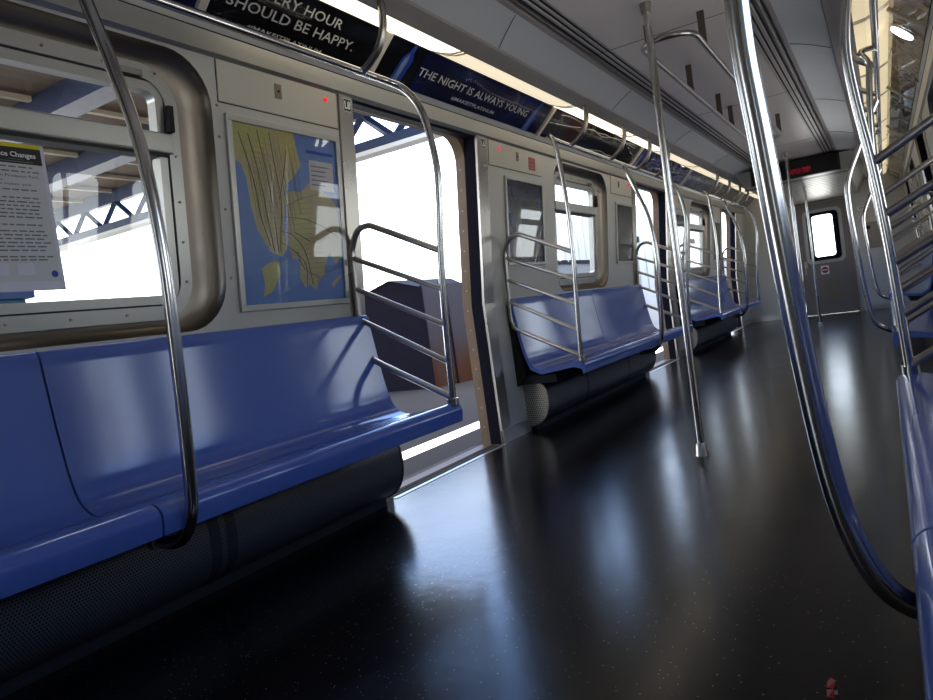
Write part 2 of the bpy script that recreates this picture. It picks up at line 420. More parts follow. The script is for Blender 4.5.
# windows
wn = 0
for s, side in SIDES:
    for i, (y0, y1) in enumerate(WIN):
        wn += 1; lp = WLOOP[(s, i)]; n = len(lp)
        inset = .115; D = .085
        mb = MB(); rings = []
        for t in (0, .12, .3, .55, .8, 1):
            k = math.sin(t*PI/2)**1.2; q = inset*(1-math.cos(t*PI/2)) ; d = D*math.sin(t*PI/2)
            r = rrect(y0+q, y1-q, WZ0+q*.55, WZ1-.012-q*.5, .19-.05*t)
            rings.append([W(s, a, b, d) for a, b in r])
        vs = sum(rings, []); fs = [(k*n+a, k*n+(a+1) % n, (k+1)*n+(a+1) % n, (k+1)*n+a) for k in range(5) for a in range(n)]
        mb.add(vs, fs)
        root = struct(mb.build('window_%d' % wn, M['steeld'], smooth=True, loc=(s*1.36, (y0+y1)/2, WZ0), ang=60))
        q = inset; a0, a1, b0, b1 = y0+q, y1-q, WZ0+q*.55, WZ1-.012-q*.5
        def ring(w0, w1, m, nm, d0, d1, rad, ao=a0, ai=a1, bo=b0, bi=b1, par=root):
            o = rrect(ao+w0, ai-w0, bo+w0, bi-w0, max(.02, rad-w0)); p = rrect(ao+w1, ai-w1, bo+w1, bi-w1, max(.015, rad-w1))
            mm = MB(); V4 = [W(s, *k, d1) for k in o]+[W(s, *k, d0) for k in o]+[W(s, *k, d0) for k in p]+[W(s, *k, d1) for k in p]
            f = []
            for a in range(n):
                b = (a+1) % n
                for L in range(4): f.append((L*n+a, L*n+b, ((L+1) % 4)*n+b, ((L+1) % 4)*n+a))
            mm.add(V4, f); return mm.build(nm, m, par, smooth=True, ang=30)
        ring(-.006, .045, M['alu'], 'outer_frame', D-.02, D+.03, .14)
        ring(.043, .052, M['black'], 'gasket', D-.012, D+.03, .12)
        ring(.052, .085, M['alu'], 'inner_frame', D-.015, D+.03, .12)
        zs = 1.625
        mm = MB(); mm.hexa([W(s, a0+.06, zs, D-.03), W(s, a1-.03, zs, D-.03), W(s, a1-.03, zs+.075, D-.03), W(s, a0+.06, zs+.075, D-.03)],
                           [W(s, a0+.06, zs, D+.03), W(s, a1-.03, zs, D+.03), W(s, a1-.03, zs+.075, D+.03), W(s, a0+.06, zs+.075, D+.03)])
        mm.build('transom_bar', M['alu'], root, bevel=.006)
        mm = MB(); mm.hexa([W(s, a0+.06, zs-.012, D-.022), W(s, a1-.05, zs-.012, D-.022), W(s, a1-.05, zs-.001, D-.022), W(s, a0+.06, zs-.001, D-.022)],
                           [W(s, a0+.06, zs-.012, D+.03), W(s, a1-.05, zs-.012, D+.03), W(s, a1-.05, zs-.001, D+.03), W(s, a0+.06, zs-.001, D+.03)])
        mm.build('transom_gasket', M['black'], root)
        lo = rrect(a0+.08, a1-.08, b0+.08, zs, .05); mm = MB(); mm.add([W(s, *k, D+.012) for k in lo], [tuple(range(n))]); mm.build('lower_pane', M['glass'], root)
        hi = rrect(a0+.08, a1-.08, zs+.07, b1-.08, .04); mm = MB(); mm.add([W(s, *k, D+.012) for k in hi], [tuple(range(n))]); mm.build('upper_pane', M['glass'], root)
        for yy in ((a1-.045),):
            mm = MB(); mm.hexa([W(s, yy-.012, 1.70, D-.05), W(s, yy+.012, 1.70, D-.05), W(s, yy+.02, 1.80, D-.04), W(s, yy-.004, 1.80, D-.04)],
                               [W(s, yy-.012, 1.70, D-.02), W(s, yy+.012, 1.70, D-.02), W(s, yy+.02, 1.80, D-.02), W(s, yy-.004, 1.80, D-.02)])
            mm.build('latch', M['dark'], root, bevel=.003)
        mm = MB(); zc = b1-.035
        for (u0, u1, w_) in ((a1-.24, a1-.14, .02), (a0+.14, a0+.24, .02)):
            mm.hexa([W(s, u0, zc-w_/2, D-.035), W(s, u1, zc-w_/2, D-.035), W(s, u1, zc+w_/2, D-.035), W(s, u0, zc+w_/2, D-.035)],
                    [W(s, u0, zc-w_/2, D-.01), W(s, u1, zc-w_/2, D-.01), W(s, u1, zc+w_/2, D-.01), W(s, u0, zc+w_/2, D-.01)])
        mm.build('hinge', M['steel'], root, bevel=.002)
        mm = MB()
        for k in range(6):
            yk = a0+.08+(a1-a0-.16)*k/5
            for zk in (b0+.02, b1-.02): mm.disc(W(s, yk, zk, D-.021), (-s, 0, 0), .005, .004, 8)
        for zk in (1.15, 1.3, 1.45, 1.62):
            for yk in (a0+.02, a1-.02): mm.disc(W(s, yk, zk, D-.021), (-s, 0, 0), .005, .004, 8)
        mm.build('screw', M['steeld'], root)

# doors: open on the left, closed leaves on the right
dn = 0
for s, side in SIDES:
    for i, (y0, y1) in enumerate(DOORS):
        dn += 1; zt = 2.0; zo = 2.20
        # stainless posts
        mb = MB()
        for (a, b) in ((y0-.10, y0), (y1, y1+.13)):
            for (z0, z1) in ((0, .93), (.93, zt)):
                for d0, d1, e in ((-.012, .006, 0),):
                    mb.hexa([W(s, a, z0, d0), W(s, b, z0, d0), W(s, b, z1, d0), W(s, a, z1, d0)], [W(s, a, z0, d1), W(s, b, z0, d1), W(s, b, z1, d1), W(s, a, z1, d1)])
        root = struct(mb.build('door_%d' % dn, M['steel'], loc=(s*1.37, (y0+y1)/2, 0)))
        # navy rubber seals set back
        for (a, b) in ((y0-.03, y0+.004), (y1-.004, y1+.03)):
            mb = MB()
            for (z0, z1) in ((0, .93), (.93, zo)):
                mb.hexa([W(s, a, z0, .006), W(s, b, z0, .006), W(s, b, z1, .006), W(s, a, z1, .006)], [W(s, a, z0, .085), W(s, b, z0, .085), W(s, b, z1, .085), W(s, a, z1, .085)])
            mb.build('seal', M['dblue'], root)
        mb = MB(); mb.hexa([W(s, y0, 1.985, .01), W(s, y1, 1.985, .01), W(s, y1, 2.08, .01), W(s, y0, 2.08, .01)], [W(s, y0, 1.995, .085), W(s, y1, 1.995, .085), W(s, y1, 2.2, .085), W(s, y0, 2.2, .085)])
        mb.build('head_seal', M['dblue'], root)
        # outer body frame with rounded top corners
        r = .17; mb = MB(); prev = None; path = [(y0, .0), (y0, .93)]
        arc = [(y0+r-r*math.cos(t*PI/2/8), 2.012-r+r*math.sin(t*PI/2/8)) for t in range(9)]
        arc2 = [(y1-(p[0]-y0), p[1]) for p in reversed(arc)]
        path = [(y0, 0), (y0, .93)]+arc+arc2+[(y1, .93), (y1, 0)]
        outp = [(y0-.05, 0), (y0-.05, .93)]+[(y0-.05, p[1] if k < 8 else zo) for k, p in enumerate(arc)]+[(y1+.05, p[1] if k > 0 else zo) for k, p in enumerate(arc2)]+[(y1+.05, .93), (y1+.05, 0)]
        N = len(path); V4 = []
        for d, pp in ((.085, path), (.155, path), (.155, outp), (.085, outp)): V4 += [W(s, *q_, d) for q_ in pp]
        fs = []
        for k in range(N-1):
            for L in range(4): fs.append((L*N+k, L*N+k+1, ((L+1) % 4)*N+k+1, ((L+1) % 4)*N+k))
        mb.add(V4, fs); mb.build('outer_frame', M['tan'], root, smooth=True, ang=30)
        mb = MB()
        for k in range(14):
            zk = .12+k*.13
            mb.disc(W(s, y1+.001, zk, .12), (0, -1, 0), .006, .004, 8)
        mb.build('bolt', M['steeld'], root)
        # sill plate with ribs
        mb = MB(); mb.box(*sorted((s*1.36, s*1.59)), y0, y1, -.05, -.004)
        for k in range(5): mb.box(*sorted((s*(1.39+k*.035), s*(1.40+k*.035))), y0, y1, -.006, .001)
        mb.build('sill_plate', mat('sill_tread', srgb(74, 70, 66), .7, metal=0., spec=.1, noise=.2) if 'sill_tread' not in bpy.data.materials else bpy.data.materials['sill_tread'], root)
        mb = MB(); mb.box(*sorted((s*1.338, s*1.362)), y0, y1, -.004, .003); mb.build('edge_strip', M['alu'], root)
        mb = MB(); mb.box(*sorted((s*1.45, s*1.53)), y0, y1, -.006, .0015); mb.build('threshold_strip', M['tan'], root)
        if s > 0:
            for (a, b, hs) in ((y0, (y0+y1)/2-.006, 1), ((y0+y1)/2+.006, y1, -1)):
                mb = MB(); c = (a+b)/2; lp = rrect(c-.17, c+.17, 1.02, 1.72, .07); n = len(lp)
                outq = outer_map(lp, a, b, .93, 2.10)
                mb.add([W(s, *q_, .06) for q_ in lp]+[W(s, *q_, .06) for q_ in outq], [(k, (k+1) % n, n+(k+1) % n, n+k) for k in range(n)])
                mb.add([W(s, a, 0, .06), W(s, b, 0, .06), W(s, b, .93, .06), W(s, a, .93, .06)], [(0, 1, 2, 3)])
                leaf = mb.build('door_leaf', M['steel'], root)
                g = MB(); g.add([W(s, *q_, .065) for q_ in lp], [tuple(range(n))]); g.build('leaf_pane', M['glass'], leaf)
            mb = MB(); c = (y0+y1)/2; mb.hexa([W(s, c-.012, 0, .05), W(s, c+.012, 0, .05), W(s, c+.012, .93, .05), W(s, c-.012, .93, .05)], [W(s, c-.012, 0, .07), W(s, c+.012, 0, .07), W(s, c+.012, .93, .07), W(s, c-.012, .93, .07)])
            mb.hexa([W(s, c-.012, .93, .05), W(s, c+.012, .93, .05), W(s, c+.012, zt, .05), W(s, c-.012, zt, .05)], [W(s, c-.012, .93, .07), W(s, c+.012, .93, .07), W(s, c+.012, zt, .07), W(s, c-.012, zt, .07)])
            mb.build('meeting_seal', M['black'], root)

# end walls
mb = MB()
for (x0, x1) in ((-1.40, -.42), (.42, 1.40)): mb.box(x0, x1, YE, YE+.06, 0, 2.45)
mb.box(-.42, .42, YE, YE+.06, 1.985, 2.45)
we = struct(mb.build('wall_far', M['wall'], loc=(0, YE, 0)))
mb = MB(); mb.box(-1.40, 1.40, YB-.06, YB, 0, 2.45); struct(mb.build('wall_near', M['wall'], loc=(0, YB, 0)))
mb = MB(); mb.box(-1.37, -.46, YE-.014, YE, 0, .075); mb.box(.46, 1.37, YE-.014, YE, 0, .075); struct(mb.build('baseboard_far', M['alu'], loc=(0, YE, 0)))
# end door
lp = rrect(-.225, .225, 1.0, 1.78, .08); n = len(lp); mb = MB(); outq = outer_map(lp, -.41, .41, .0, 1.985)
mb.add([(a, YE+.015, b) for a, b in lp]+[(a, YE+.015, b) for a, b in outq], [(k, (k+1) % n, n+(k+1) % n, n+k) for k in range(n)])
dend = struct(mb.build('door_%d' % (dn+1), mat('end_door_steel', srgb(128, 122, 118), .42, metal=.7, noise=.1, nscale=3), loc=(0, YE, 0)))
def ringY(r0, r1, y0, y1, rad, m, nm, par):
    a = rrect(r0[0], r0[1], r0[2], r0[3], rad); b = rrect(r1[0], r1[1], r1[2], r1[3], max(.02, rad-.03)); n = len(a); mm = MB()
    V = [(p, y1, q) for p, q in a]+[(p, y0, q) for p, q in a]+[(p, y0, q) for p, q in b]+[(p, y1, q) for p, q in b]
    mm.add(V, [(L*n+k, L*n+(k+1) % n, ((L+1) % 4)*n+(k+1) % n, ((L+1) % 4)*n+k) for k in range(n) for L in range(4)])
    return mm.build(nm, m, par, smooth=True, ang=30)
ringY((-.31, .31, .91, 1.87), (-.255, .255, .965, 1.815), YE-.012, YE+.03, .10, M['alu'], 'window_frame', dend)
ringY((-.257, .257, .963, 1.817), (-.165, .165, 1.03, 1.76), YE-.004, YE+.03, .08, M['dblue'], 'window_gasket', dend)
mb = MB(); mb.add([(-.17, YE+.02, 1.02), (.17, YE+.02, 1.02), (.17, YE+.02, 1.77), (-.17, YE+.02, 1.77)], [(0, 1, 2, 3)]); mb.build('window_pane', M['glass'], dend)
mb = MB(); mb.box(-.36, -.31, YE-.015, YE+.015, .86, .98); mb.build('lock_plate', M['steel'], dend, bevel=.003)
mb = MB(); mb.tube(fillet([(-.34, YE, .75), (-.34, YE-.05, .75), (-.34, YE-.05, .9), (-.34, YE, .9)], .03), .008, 8); mb.build('handle', M['tubeb'], dend, smooth=True)
mb = MB(); mb.box(-.2, .2, YE+.006, YE+.016, .25, .62); mb.build('kick_panel', M['steeld'], dend, bevel=.004)
mb = MB(); mb.box(-.44, -.41, YE-.03, YE, 0, 1.99); mb.box(.41, .44, YE-.03, YE, 0, 1.99); mb.box(-.44, .44, YE-.03, YE, 1.985, 2.01); mb.build('door_frame', M['steeld'], dend)
# warning sign
t = empty('warning_sign', (-.04, YE, .72), 'small red and white warning sign on the end door below its window', 'sign')
mb = MB(); mb.add([(a, YE-.001, b) for a, b in rrect(-.105, .025, .715, .865, .02)]+[(a, YE+.012, b) for a, b in rrect(-.105, .025, .715, .865, .02)], [tuple(range(36))]+[(k, (k+1) % 36, 36+(k+1) % 36, 36+k) for k in range(36)]); mb.build('plate', M['white'], t)
mb = MB(); mb.add([(-.04+.056*math.cos(a*PI/14), YE-.003, .79+.056*math.sin(a*PI/14)) for a in range(28)], [tuple(range(28))]); mb.build('red_disc', M['red'], t)
mb = MB(); mb.box(-.082, .002, YE-.006, YE-.003, .782, .798); mb.build('bar', M['white'], t)
# right of the end door: cabinet plates
t = empty('equipment_panel', (.85, YE, 1.05), 'grey square locker plate on the end wall right of the end door', 'panel')
mb = MB(); mb.box(.62, .95, YE-.012, YE, 1.05, 1.5); mb.build('cover', M['steeld'], t, bevel=.004)
mb = MB(); mb.box(.66, .72, YE-.02, YE-.012, 1.38, 1.44); mb.build('lock', M['dark'], t)
t = empty('door_number_plate', (.66, YE, 1.75), 'small white plate high on the end wall right of the end door', 'sign')
mb = MB(); mb.box(.56, .74, YE-.008, YE, 1.735, 1.785); mb.build('plate', M['white'], t)
mb = MB()
for k in range(4): mb.box(.58+k*.036, .603+k*.036, YE-.01, YE-.008, 1.747, 1.773)
mb.build('digits', M['ink'], t)

# lowered ceiling at the far end with destination display
YD = 10.07
mb = MB(); mb.prismY([(-.60, 2.02), (.60, 2.02), (.72, 2.235), (-.72, 2.235)], YD+.06, YE)
lc = trim(mb, M['alu'], loc=(0, YD, 2.02))
mb = MB()
for k in range(16): mb.box(-.595, .595, YD+.35+k*.23, YD+.36+k*.23, 2.0165, 2.0205)
mb.build('rib', M['bezel'], lc)
t = empty('destination_display', (0, YD, 2.02), 'long black display box with red lit letters under the ceiling at the far end', 'display')
mb = MB(); mb.hexa([(-.50, YD, 2.025), (.50, YD, 2.025), (.50, YD, 2.24), (-.50, YD, 2.24)], [(-.66, YD+.4, 2.015), (.66, YD+.4, 2.015), (.66, YD+.4, 2.24), (-.66, YD+.4, 2.24)])
mb.build('housing', mat('display_black', srgb(12, 11, 14), .35), t)
mb = MB(); xx = -.035; random.seed(3)
for wd in (5, 4):
    for k in range(wd):
        for r_ in range(5):
            for c_ in range(3):
                if random.random() < .66: mb.box(xx+c_*.0065, xx+c_*.0065+.005, YD-.0025, YD-.001, 2.075+r_*.013, 2.085+r_*.013)
        xx += .024
    xx += .018
mb.build('lit_characters', M['led'], t)

# ------------------------------------------------------------------ lamps and adverts along the coves
LA = (.859, 2.215); LB = (1.043, 2.276); AA = (1.215, 2.118)
ORD = ['first', 'second', 'third', 'fourth', 'fifth', 'sixth', 'seventh', 'eighth', 'ninth', 'tenth', 'eleventh', 'twelfth']
cards = [-3.3, -1.6, .28, 1.88, 2.895, 4.885, 7.055, 9.09, 11.06, 12.9, 14.08]
lens_j = [-3.3, -1.3, .6, 2.32, 3.28, 4.80, 6.20, 7.25, 8.65, 10.05, 11.4, 12.7, 14.08]
place_names = ['beside the near window', 'above the map', 'above the near open door', 'past the near open door', 'above the middle window', 'above the middle door', 'beyond the middle door', 'above the far window', 'nearest the far doors', 'above the far door', 'at the very end']
for s, side in SIDES:
    for i in range(3, len(lens_j)-1) if s < 0 else range(4, len(lens_j)-1):
        y0, y1 = lens_j[i]+.006, lens_j[i+1]-.006
        t = empty('ceiling_lamp', (s*.95, (y0+y1)/2, 2.22), '%s strip lamp from the camera along the %s cove, long and pale' % (ORD[i-3 if s < 0 else i-4], side), 'lamp', 'strip lamps along the %s side' % side)
        mb = MB(); prof = [LA, ((LA[0]*2+LB[0])/3, (LA[1]*2+LB[1])/3-.012), ((LA[0]+LB[0]*2)/3, (LA[1]+LB[1]*2)/3-.010), LB, (LB[0], LB[1]+.03), (LA[0], LA[1]+.03)]
        mb.prismY(prof, y0, y1, s); mb.build('lens', M['lensr'] if s > 0 else M['lensoff'] if (i % 3 == 1 or i > 6) else M['lens'], t)
        for yy in (y0+.012, y1-.012):
            mb = MB(); mb.prismY([(LA[0]-.001, LA[1]-.002), ((LA[0]*2+LB[0])/3, (LA[1]*2+LB[1])/3-.016), ((LA[0]+LB[0]*2)/3, (LA[1]+LB[1]*2)/3-.014), (LB[0], LB[1]-.002), (LB[0], LB[1]+.01), (LA[0], LA[1]+.01)], yy-.01, yy+.01, s)
            mb.build('end_clip', M['alu'], t)

ax = Vector((AA[0]-LB[0], 0, AA[1]-LB[1]))
def AP(s, y, v, d=0.):   # point on the advert plane, v=0 bottom, v=1 top, d metres towards the car
    x = AA[0]+(LB[0]-AA[0])*v; z = AA[1]+(LB[1]-AA[1])*v
    return (s*(x-.677*d), y, z-.736*d)
def quad_on(s, y0, y1, v0, v1, d, y2=None, y3=None):
    mb = MB(); y2 = y1 if y2 is None else y2; y3 = y0 if y3 is None else y3
    return mb.add([AP(s, y0, v0, d), AP(s, y1, v0, d), AP(s, y2, v1, d), AP(s, y3, v1, d)], [(0, 1, 2, 3)])
def bottle(s, t, yb, lean, d):
    hw = .045
    body = [(yb-hw, -.0), (yb+hw, 0.0), (yb+hw+lean*.6, .62), (yb+.016+lean*.8, .82), (yb+.014+lean, .97), (yb-.014+lean, .97), (yb-.016+lean*.8, .82), (yb-hw+lean*.6, .62)]
    mb = MB(); mb.add([AP(s, y, v, d) for y, v in body], [tuple(range(len(body)))]); mb.build('printed_bottle', M['bottle'], t)
    inn = [(yb-hw*.55, .04), (yb+hw*.25, .04), (yb+hw*.25+lean*.5, .6), (yb-hw*.1+lean*.7, .76), (yb-hw*.55+lean*.5, .6)]
    mb = MB(); mb.add([AP(s, y, v, d+.0006) for y, v in inn], [tuple(range(len(inn)))]); mb.build('bottle_highlight', M['bottlew'], t)

leftmat = ['adblack', 'adblack', 'adnavy', 'adblack', 'adnavy', 'addark', 'adcrack', 'adcrack', 'addark', 'adcrack']
leftlab = ['', '', 'blue and black advertising card left of the happy hour slogan card', 'black advertising card reading every hour should be happy above the map',
           'navy advertising card reading the night is always young above the near open door', 'black cracked advertising card above the middle window, behind thin white lines',
           'blue crackled advertising card above the middle door', 'blue crackled advertising card right after the middle door', 'dark advertising card above the far window on the left', 'bluish advertising card at the far left end']
for s, side in SIDES:
    for i in range(len(cards)-1):
        y0, y1 = cards[i]+.012, cards[i+1]-.012
        if i < 2: continue
        lab = leftlab[i] if s < 0 else '%s advertising card on the right side, %s from the camera' % ('tan patterned' if i % 3 else 'dark brown', ORD[i-2])
        t = empty('advertising_card', AP(s, (y0+y1)/2, 0), lab, 'advert', 'advertising cards on the %s side' % side)
        mt = M[leftmat[i]] if s < 0 else (M['adtan'] if i % 3 else M['addark'])
        mb = MB(); mb.hexa([AP(s, y0, .02, .004), AP(s, y1, .02, .004), AP(s, y1, .98, .004), AP(s, y0, .98, .004)], [AP(s, y0, .02, -.002), AP(s, y1, .02, -.002), AP(s, y1, .98, -.002), AP(s, y0, .98, -.002)])
        mb.build('card', mt, t)
        mb = MB()
        for yy in (cards[i], ): mb.hexa([AP(s, yy-.02, 0, .022), AP(s, yy+.016, 0, .022), AP(s, yy+.016, 1, .022), AP(s, yy-.02, 1, .022)], [AP(s, yy-.02, 0, 0), AP(s, yy+.016, 0, 0), AP(s, yy+.016, 1, 0), AP(s, yy-.02, 1, 0)])
        mb.build('joint_strip', M['adframe'], t)
        V = Vector(AP(s, 0, 1))-Vector(AP(s, 0, 0)); U = (0, 1, 0)
        if s < 0 and i == 3:
            text('EVERY HOUR', 'lettering', M['silver'], t, AP(s, 2.09, .66, .0055), U, V, .50, .044, bold=.005)
            text('SHOULD BE HAPPY.', 'lettering', M['silver'], t, AP(s, 1.975, .36, .0055), U, V, .74, .044, bold=.005)
            text('#MAKEITPLATINUM', 'hashtag', M['silver'], t, AP(s, 2.11, .09, .0055), U, V, .43, .019, bold=.01)
        if s < 0 and i == 4:
            quad = quad_on(s, y0, y0+.34, .02, .98, .0048); quad.build('black_left_area', M['adblack'], t)
            text('THE NIGHT IS ALWAYS YOUNG', 'lettering', M['silver'], t, AP(s, 3.25, .40, .0055), U, V, 1.33, .047, bold=.006)
            text('#MAKEITPLATINUM', 'hashtag', M['silver'], t, AP(s, 3.65, .14, .0055), U, V, .52, .022, bold=.01)
            bottle(s, t, 3.10, .03, .0056); bottle(s, t, 4.66, .03, .0056)
        if s < 0 and i == 5:
            quad = quad_on(s, y0+.02, y0+.95, .1, .95, .0048, y0+1.0, y0+.02); quad.build('red_area', mat('ad_dark_red', srgb(58, 20, 22), .3), t)
            quad = quad_on(s, y0+.06, y0+.36, .15, .9, .0052); quad.build('grey_area', mat('ad_dark_grey', srgb(52, 54, 58), .3), t)
            quad = quad_on(s, y0+.75, y1-.05, .02, .98, .0052); quad.build('black_area', M['adblack'], t)
            for q_ in range(3):
                random.seed(q_+4); pts = []; v = .25+q_*.28
                for k in range(14):
                    v += random.uniform(-.09, .09); v = min(.93, max(.05, v)); pts.append(AP(s, y0+.15+k*.14, v, .0065))
                mb = MB(); mb.tube(catmull(pts, 4), .0022, 5); mb.build('crack_line', M['silver'], t)
        if s < 0 and i in (6, 7, 9):
            random.seed(i*3); mb = MB()
            for q_ in range(5):
                yy = random.uniform(y0+.1, y1-.5); v = random.uniform(.1, .8); pts = []
                for k in range(6):
                    pts.append(AP(s, yy+k*.09, min(.95, max(.04, v+random.uniform(-.15, .15))), .0065))
                mb.tube(catmull(pts, 3), .003, 5)
            mb.build('crack_line', M['grey'], t)
            bottle(s, t, y0+.12, .02, .0056)
        if s > 0:
            random.seed(i*5+1); mb = MB(); mw = MB()
            for q_ in range(5):
                yc = random.uniform(y0+.1, y1-.3); vc = random.uniform(.15, .75)
                pts = [AP(s, yc+.12*math.cos(a)+.02*a, vc+.28*math.sin(a), .006) for a in [k*.5 for k in range(9)]]
                (mb if q_ % 2 else mw).tube(catmull([p for p in pts], 3), .006, 5)
            mb.build('printed_swirl', mat('swirl_dark', srgb(46, 36, 34), .3), t); mw.build('printed_highlight', mat('swirl_pale', srgb(205, 205, 190), .3), t)
        if i >= 3:
            g = MB(); g.add([AP(s, y0, .02, .012), AP(s, y1, .02, .012), AP(s, y1, .5, .018), AP(s, y0, .5, .018), AP(s, y1, .98, .012), AP(s, y0, .98, .012)], [(0, 1, 2, 3), (3, 2, 4, 5)])
            g.build('clear_cover', M['acrylic'], t, smooth=True)
# added glowing disc imitating a round light reflection on the right-hand adverts
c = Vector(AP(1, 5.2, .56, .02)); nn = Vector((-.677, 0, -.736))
t = empty('round_reflection', tuple(c), 'small round glowing white disc imitating a reflection on the advertising cards on the right', 'lamp')
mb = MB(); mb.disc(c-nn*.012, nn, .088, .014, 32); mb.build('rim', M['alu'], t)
mb = MB(); mb.disc(c+nn*.001, nn, .072, .006, 32); mb.build('lens', M['reflw'], t)  # glowing face of the added reflection disc

# ------------------------------------------------------------------ benches
seatprof = [(1.318, .925), (1.302, .79), (1.285, .67), (1.264, .56), (1.232, .478), (1.165, .438), (1.07, .447), (.97, .463), (.905, .476), (.872, .474), (.850, .452), (.849, .42), (.856, .388)]
top = [(p.x, p.y) for p in catmull([(a, b, 0) for a, b in seatprof], 4)]
under = [(.872, .388), (.878, .42), (.93, .435), (1.10, .412), (1.17, .405), (1.25, .44), (1.29, .56), (1.33, .79), (1.352, .93), (1.346, .945), (1.328, .942)]
def make_bench(s, y0, y1, seams, label):
    t = empty('bench', (s*1.1, (y0+y1)/2, 0), label, 'bench', 'blue benches')
    ys = [y0]+seams+[y1]
    for a, b in zip(ys[:-1], ys[1:]):
        mb = MB(); n_ = max(1, int((b-a)/.3)); prof = [(x+(.06*(1.375-x) if s > 0 else 0), z) for x, z in top+under]
        # rounded outer ends: shrink the profile slightly over the last centimetre
        mb.prismY(prof, a+.003, b-.003, s, ny=n_)
        mb.build('seat_shell', M['seat'], t, smooth=True, ang=50, bevel=.0025)
    mb = MB(); mb.box(*sorted((s*1.08, s*1.37)), y0+.04, y1-.2, .342, .40)
    mb.build('support_frame', M['dark'], t)
    mb = MB()
    mb.prismY([(1.374, .33), (1.30, .40), (1.345, .9), (1.374, .9)], y0+.02, y1-.02, s)
    mb.build('back_filler', M['dark'], t)
    return t
hprof = [(1.372, .335), (1.26, .335), (1.225, .325), (1.203, .29), (1.195, .24), (1.197, .18), (1.213, .125), (1.245, .08), (1.30, .045), (1.372, .03)]
def make_heater(s, y0, y1, straps, label):
    t = empty('heater_cover', (s*1.28, (y0+y1)/2, 0), label, 'heater', 'heater covers under the benches')
    hp = [(p.x, p.y) for p in catmull([(a, b, 0) for a, b in hprof], 3)]
    mb = MB(); mb.prismY(hp, y0, y1, s, closed=False, uv=True); mb.build('perforated_sheet', M['perf'], t, smooth=True)
    for e, ye in ((0, y0), (1, y1)):
        mb = MB(); n_ = len(hp); dy = -.004 if e == 0 else .004
        mb.add([(s*x, ye+dy, z) for x, z in hp], [tuple(range(n_))], [(x, z) for x, z in hp]); mb.build('end_cap', M['perfend'] if e == 0 else M['steeld'], t)
        mb = MB(); mb.tube([(s*x, ye+dy, z) for x, z in hp], .006, 6); mb.build('end_rim', M['steeld'], t, smooth=True)
    mb = MB()
    for ys in straps:
        mb.prismY([(x-.003, z) for x, z in hp], ys-.022, ys+.022, s, closed=False)
    if straps: mb.build('joint_strap', M['strapdark'], t, smooth=True)
    mb = MB(); mb.box(*sorted((s*1.315, s*1.372)), y0+.01, y1-.01, 0, .05); mb.build('plinth', M['dark'], t)
    return t
where = ['nearest the camera', 'between the near and middle doors', 'between the middle and far doors']
BN = [(-.42, 2.765), (4.33, 7.36), (8.93, 11.97)]
for s, side in SIDES:
    for i, (a, b) in enumerate(BN):
        make_bench(s, a, b, [[1.17], [5.87], [10.45]][i], 'glossy blue moulded bench on the %s side, %s' % (side, where[i]))
        hb = [(-.38, 2.70), (4.44, 7.1), (9.0, 11.8)][i]
        make_heater(s, hb[0], hb[1], [[1.59, 1.66], [5.2, 6.25], [10.4]][i], 'black perforated heater cover under the %s bench %s' % (side, where[i]))

# ------------------------------------------------------------------ grab poles, rails and screens
RX, RZ = .95, 1.967
R1 = .0185
def hoop_pole_pts(s, y, ty):   # door-end pole; ty=+1 if the bench lies towards -Y
    if ty < 0: return [(s*RX, y+.30, RZ), (s*RX, y+.16, RZ), (s*.93, y+.07, RZ-.01), (s*.88, y+.01, RZ-.035), (s*.853, y, RZ-.10), (s*.845, y, RZ-.2), (s*.835, y, 1.62), (s*.829, y, 1.42), (s*.833, y, 1.18), (s*.848, y, .95), (s*.862, y, .74), (s*.875, y, .48)]
    return [(s*RX, y-.30, RZ), (s*RX, y-.12, RZ), (s*.935, y-.045, RZ-.01), (s*.885, y, RZ-.05), (s*.812, y, RZ-.17), (s*.778, y, RZ-.38), (s*.785, y, 1.42), (s*.818, y, 1.18), (s*.837, y, .98), (s*.852, y, .75), (s*.866, y, .48)]
def shiftx(pts, s):
    return [(p[0]+.11*max(0, 1.375-abs(p[0])), p[1], p[2]) if s > 0 and p[2] < 1.9 else p for p in pts]
def make_screen(s, y, ty, label):
    t = empty('bench_end_screen', (s*.873, y, .47), label, 'grab rail', 'tubular screens at the bench ends')
    mb = MB(); mb.tube(catmull(shiftx(hoop_pole_pts(s, y, ty), s), 5), .0158, 14); mb.build('pole', M['tube'], t, smooth=True)
    mb = MB(); xwl = 1.295
    frame = [(s*.828, y, 1.18), (s*1.14, y, 1.335), (s*1.21, y, 1.362), (s*1.275, y, 1.345), (s*1.316, y, 1.28), (s*1.328, y, 1.20), (s*1.345, y, .86), (s*1.335, y, .77), (s*1.285, y, .715), (s*.866, y, .505)]
    mb.tube(catmull(shiftx(frame, s), 5), .0148, 12); mb.build('loop_frame', M['tubeb'], t, smooth=True)
    for zw, zp, xp in ((1.225, 1.005, .848), (1.075, .843, .858), (.925, .672, .868)):
        mb = MB(); mb.tube(shiftx([(s*(1.328+(1.2-zw)*.05), y, zw), (s*(xp-.005), y, zp)], s), .0128, 12); mb.build('bar', M['tubeb'], t, smooth=True)
    for zw in (1.05, .9):
        pass
    mb = MB(); mb.disc((s*.868+(.055 if s > 0 else 0), y, .472), (0, 0, 1), R1*1.5, .03, 16); mb.build('foot_collar', M['tube'], t, smooth=True)
    mb = MB()
    for zw in (1.15, .90): mb.tube([(s*1.33, y, zw), (s*(xw(zw)), y-ty*.02, zw)], .009, 8)
    mb.build('wall_bracket', M['steeld'], t)
    return t
scr = [(2.72, 1, 'at the far end of the nearest bench'), (4.34, -1, 'just past the near door'), (7.33, 1, 'just before the middle door'), (8.95, -1, 'just past the middle door'), (11.93, 1, 'just before the far door')]
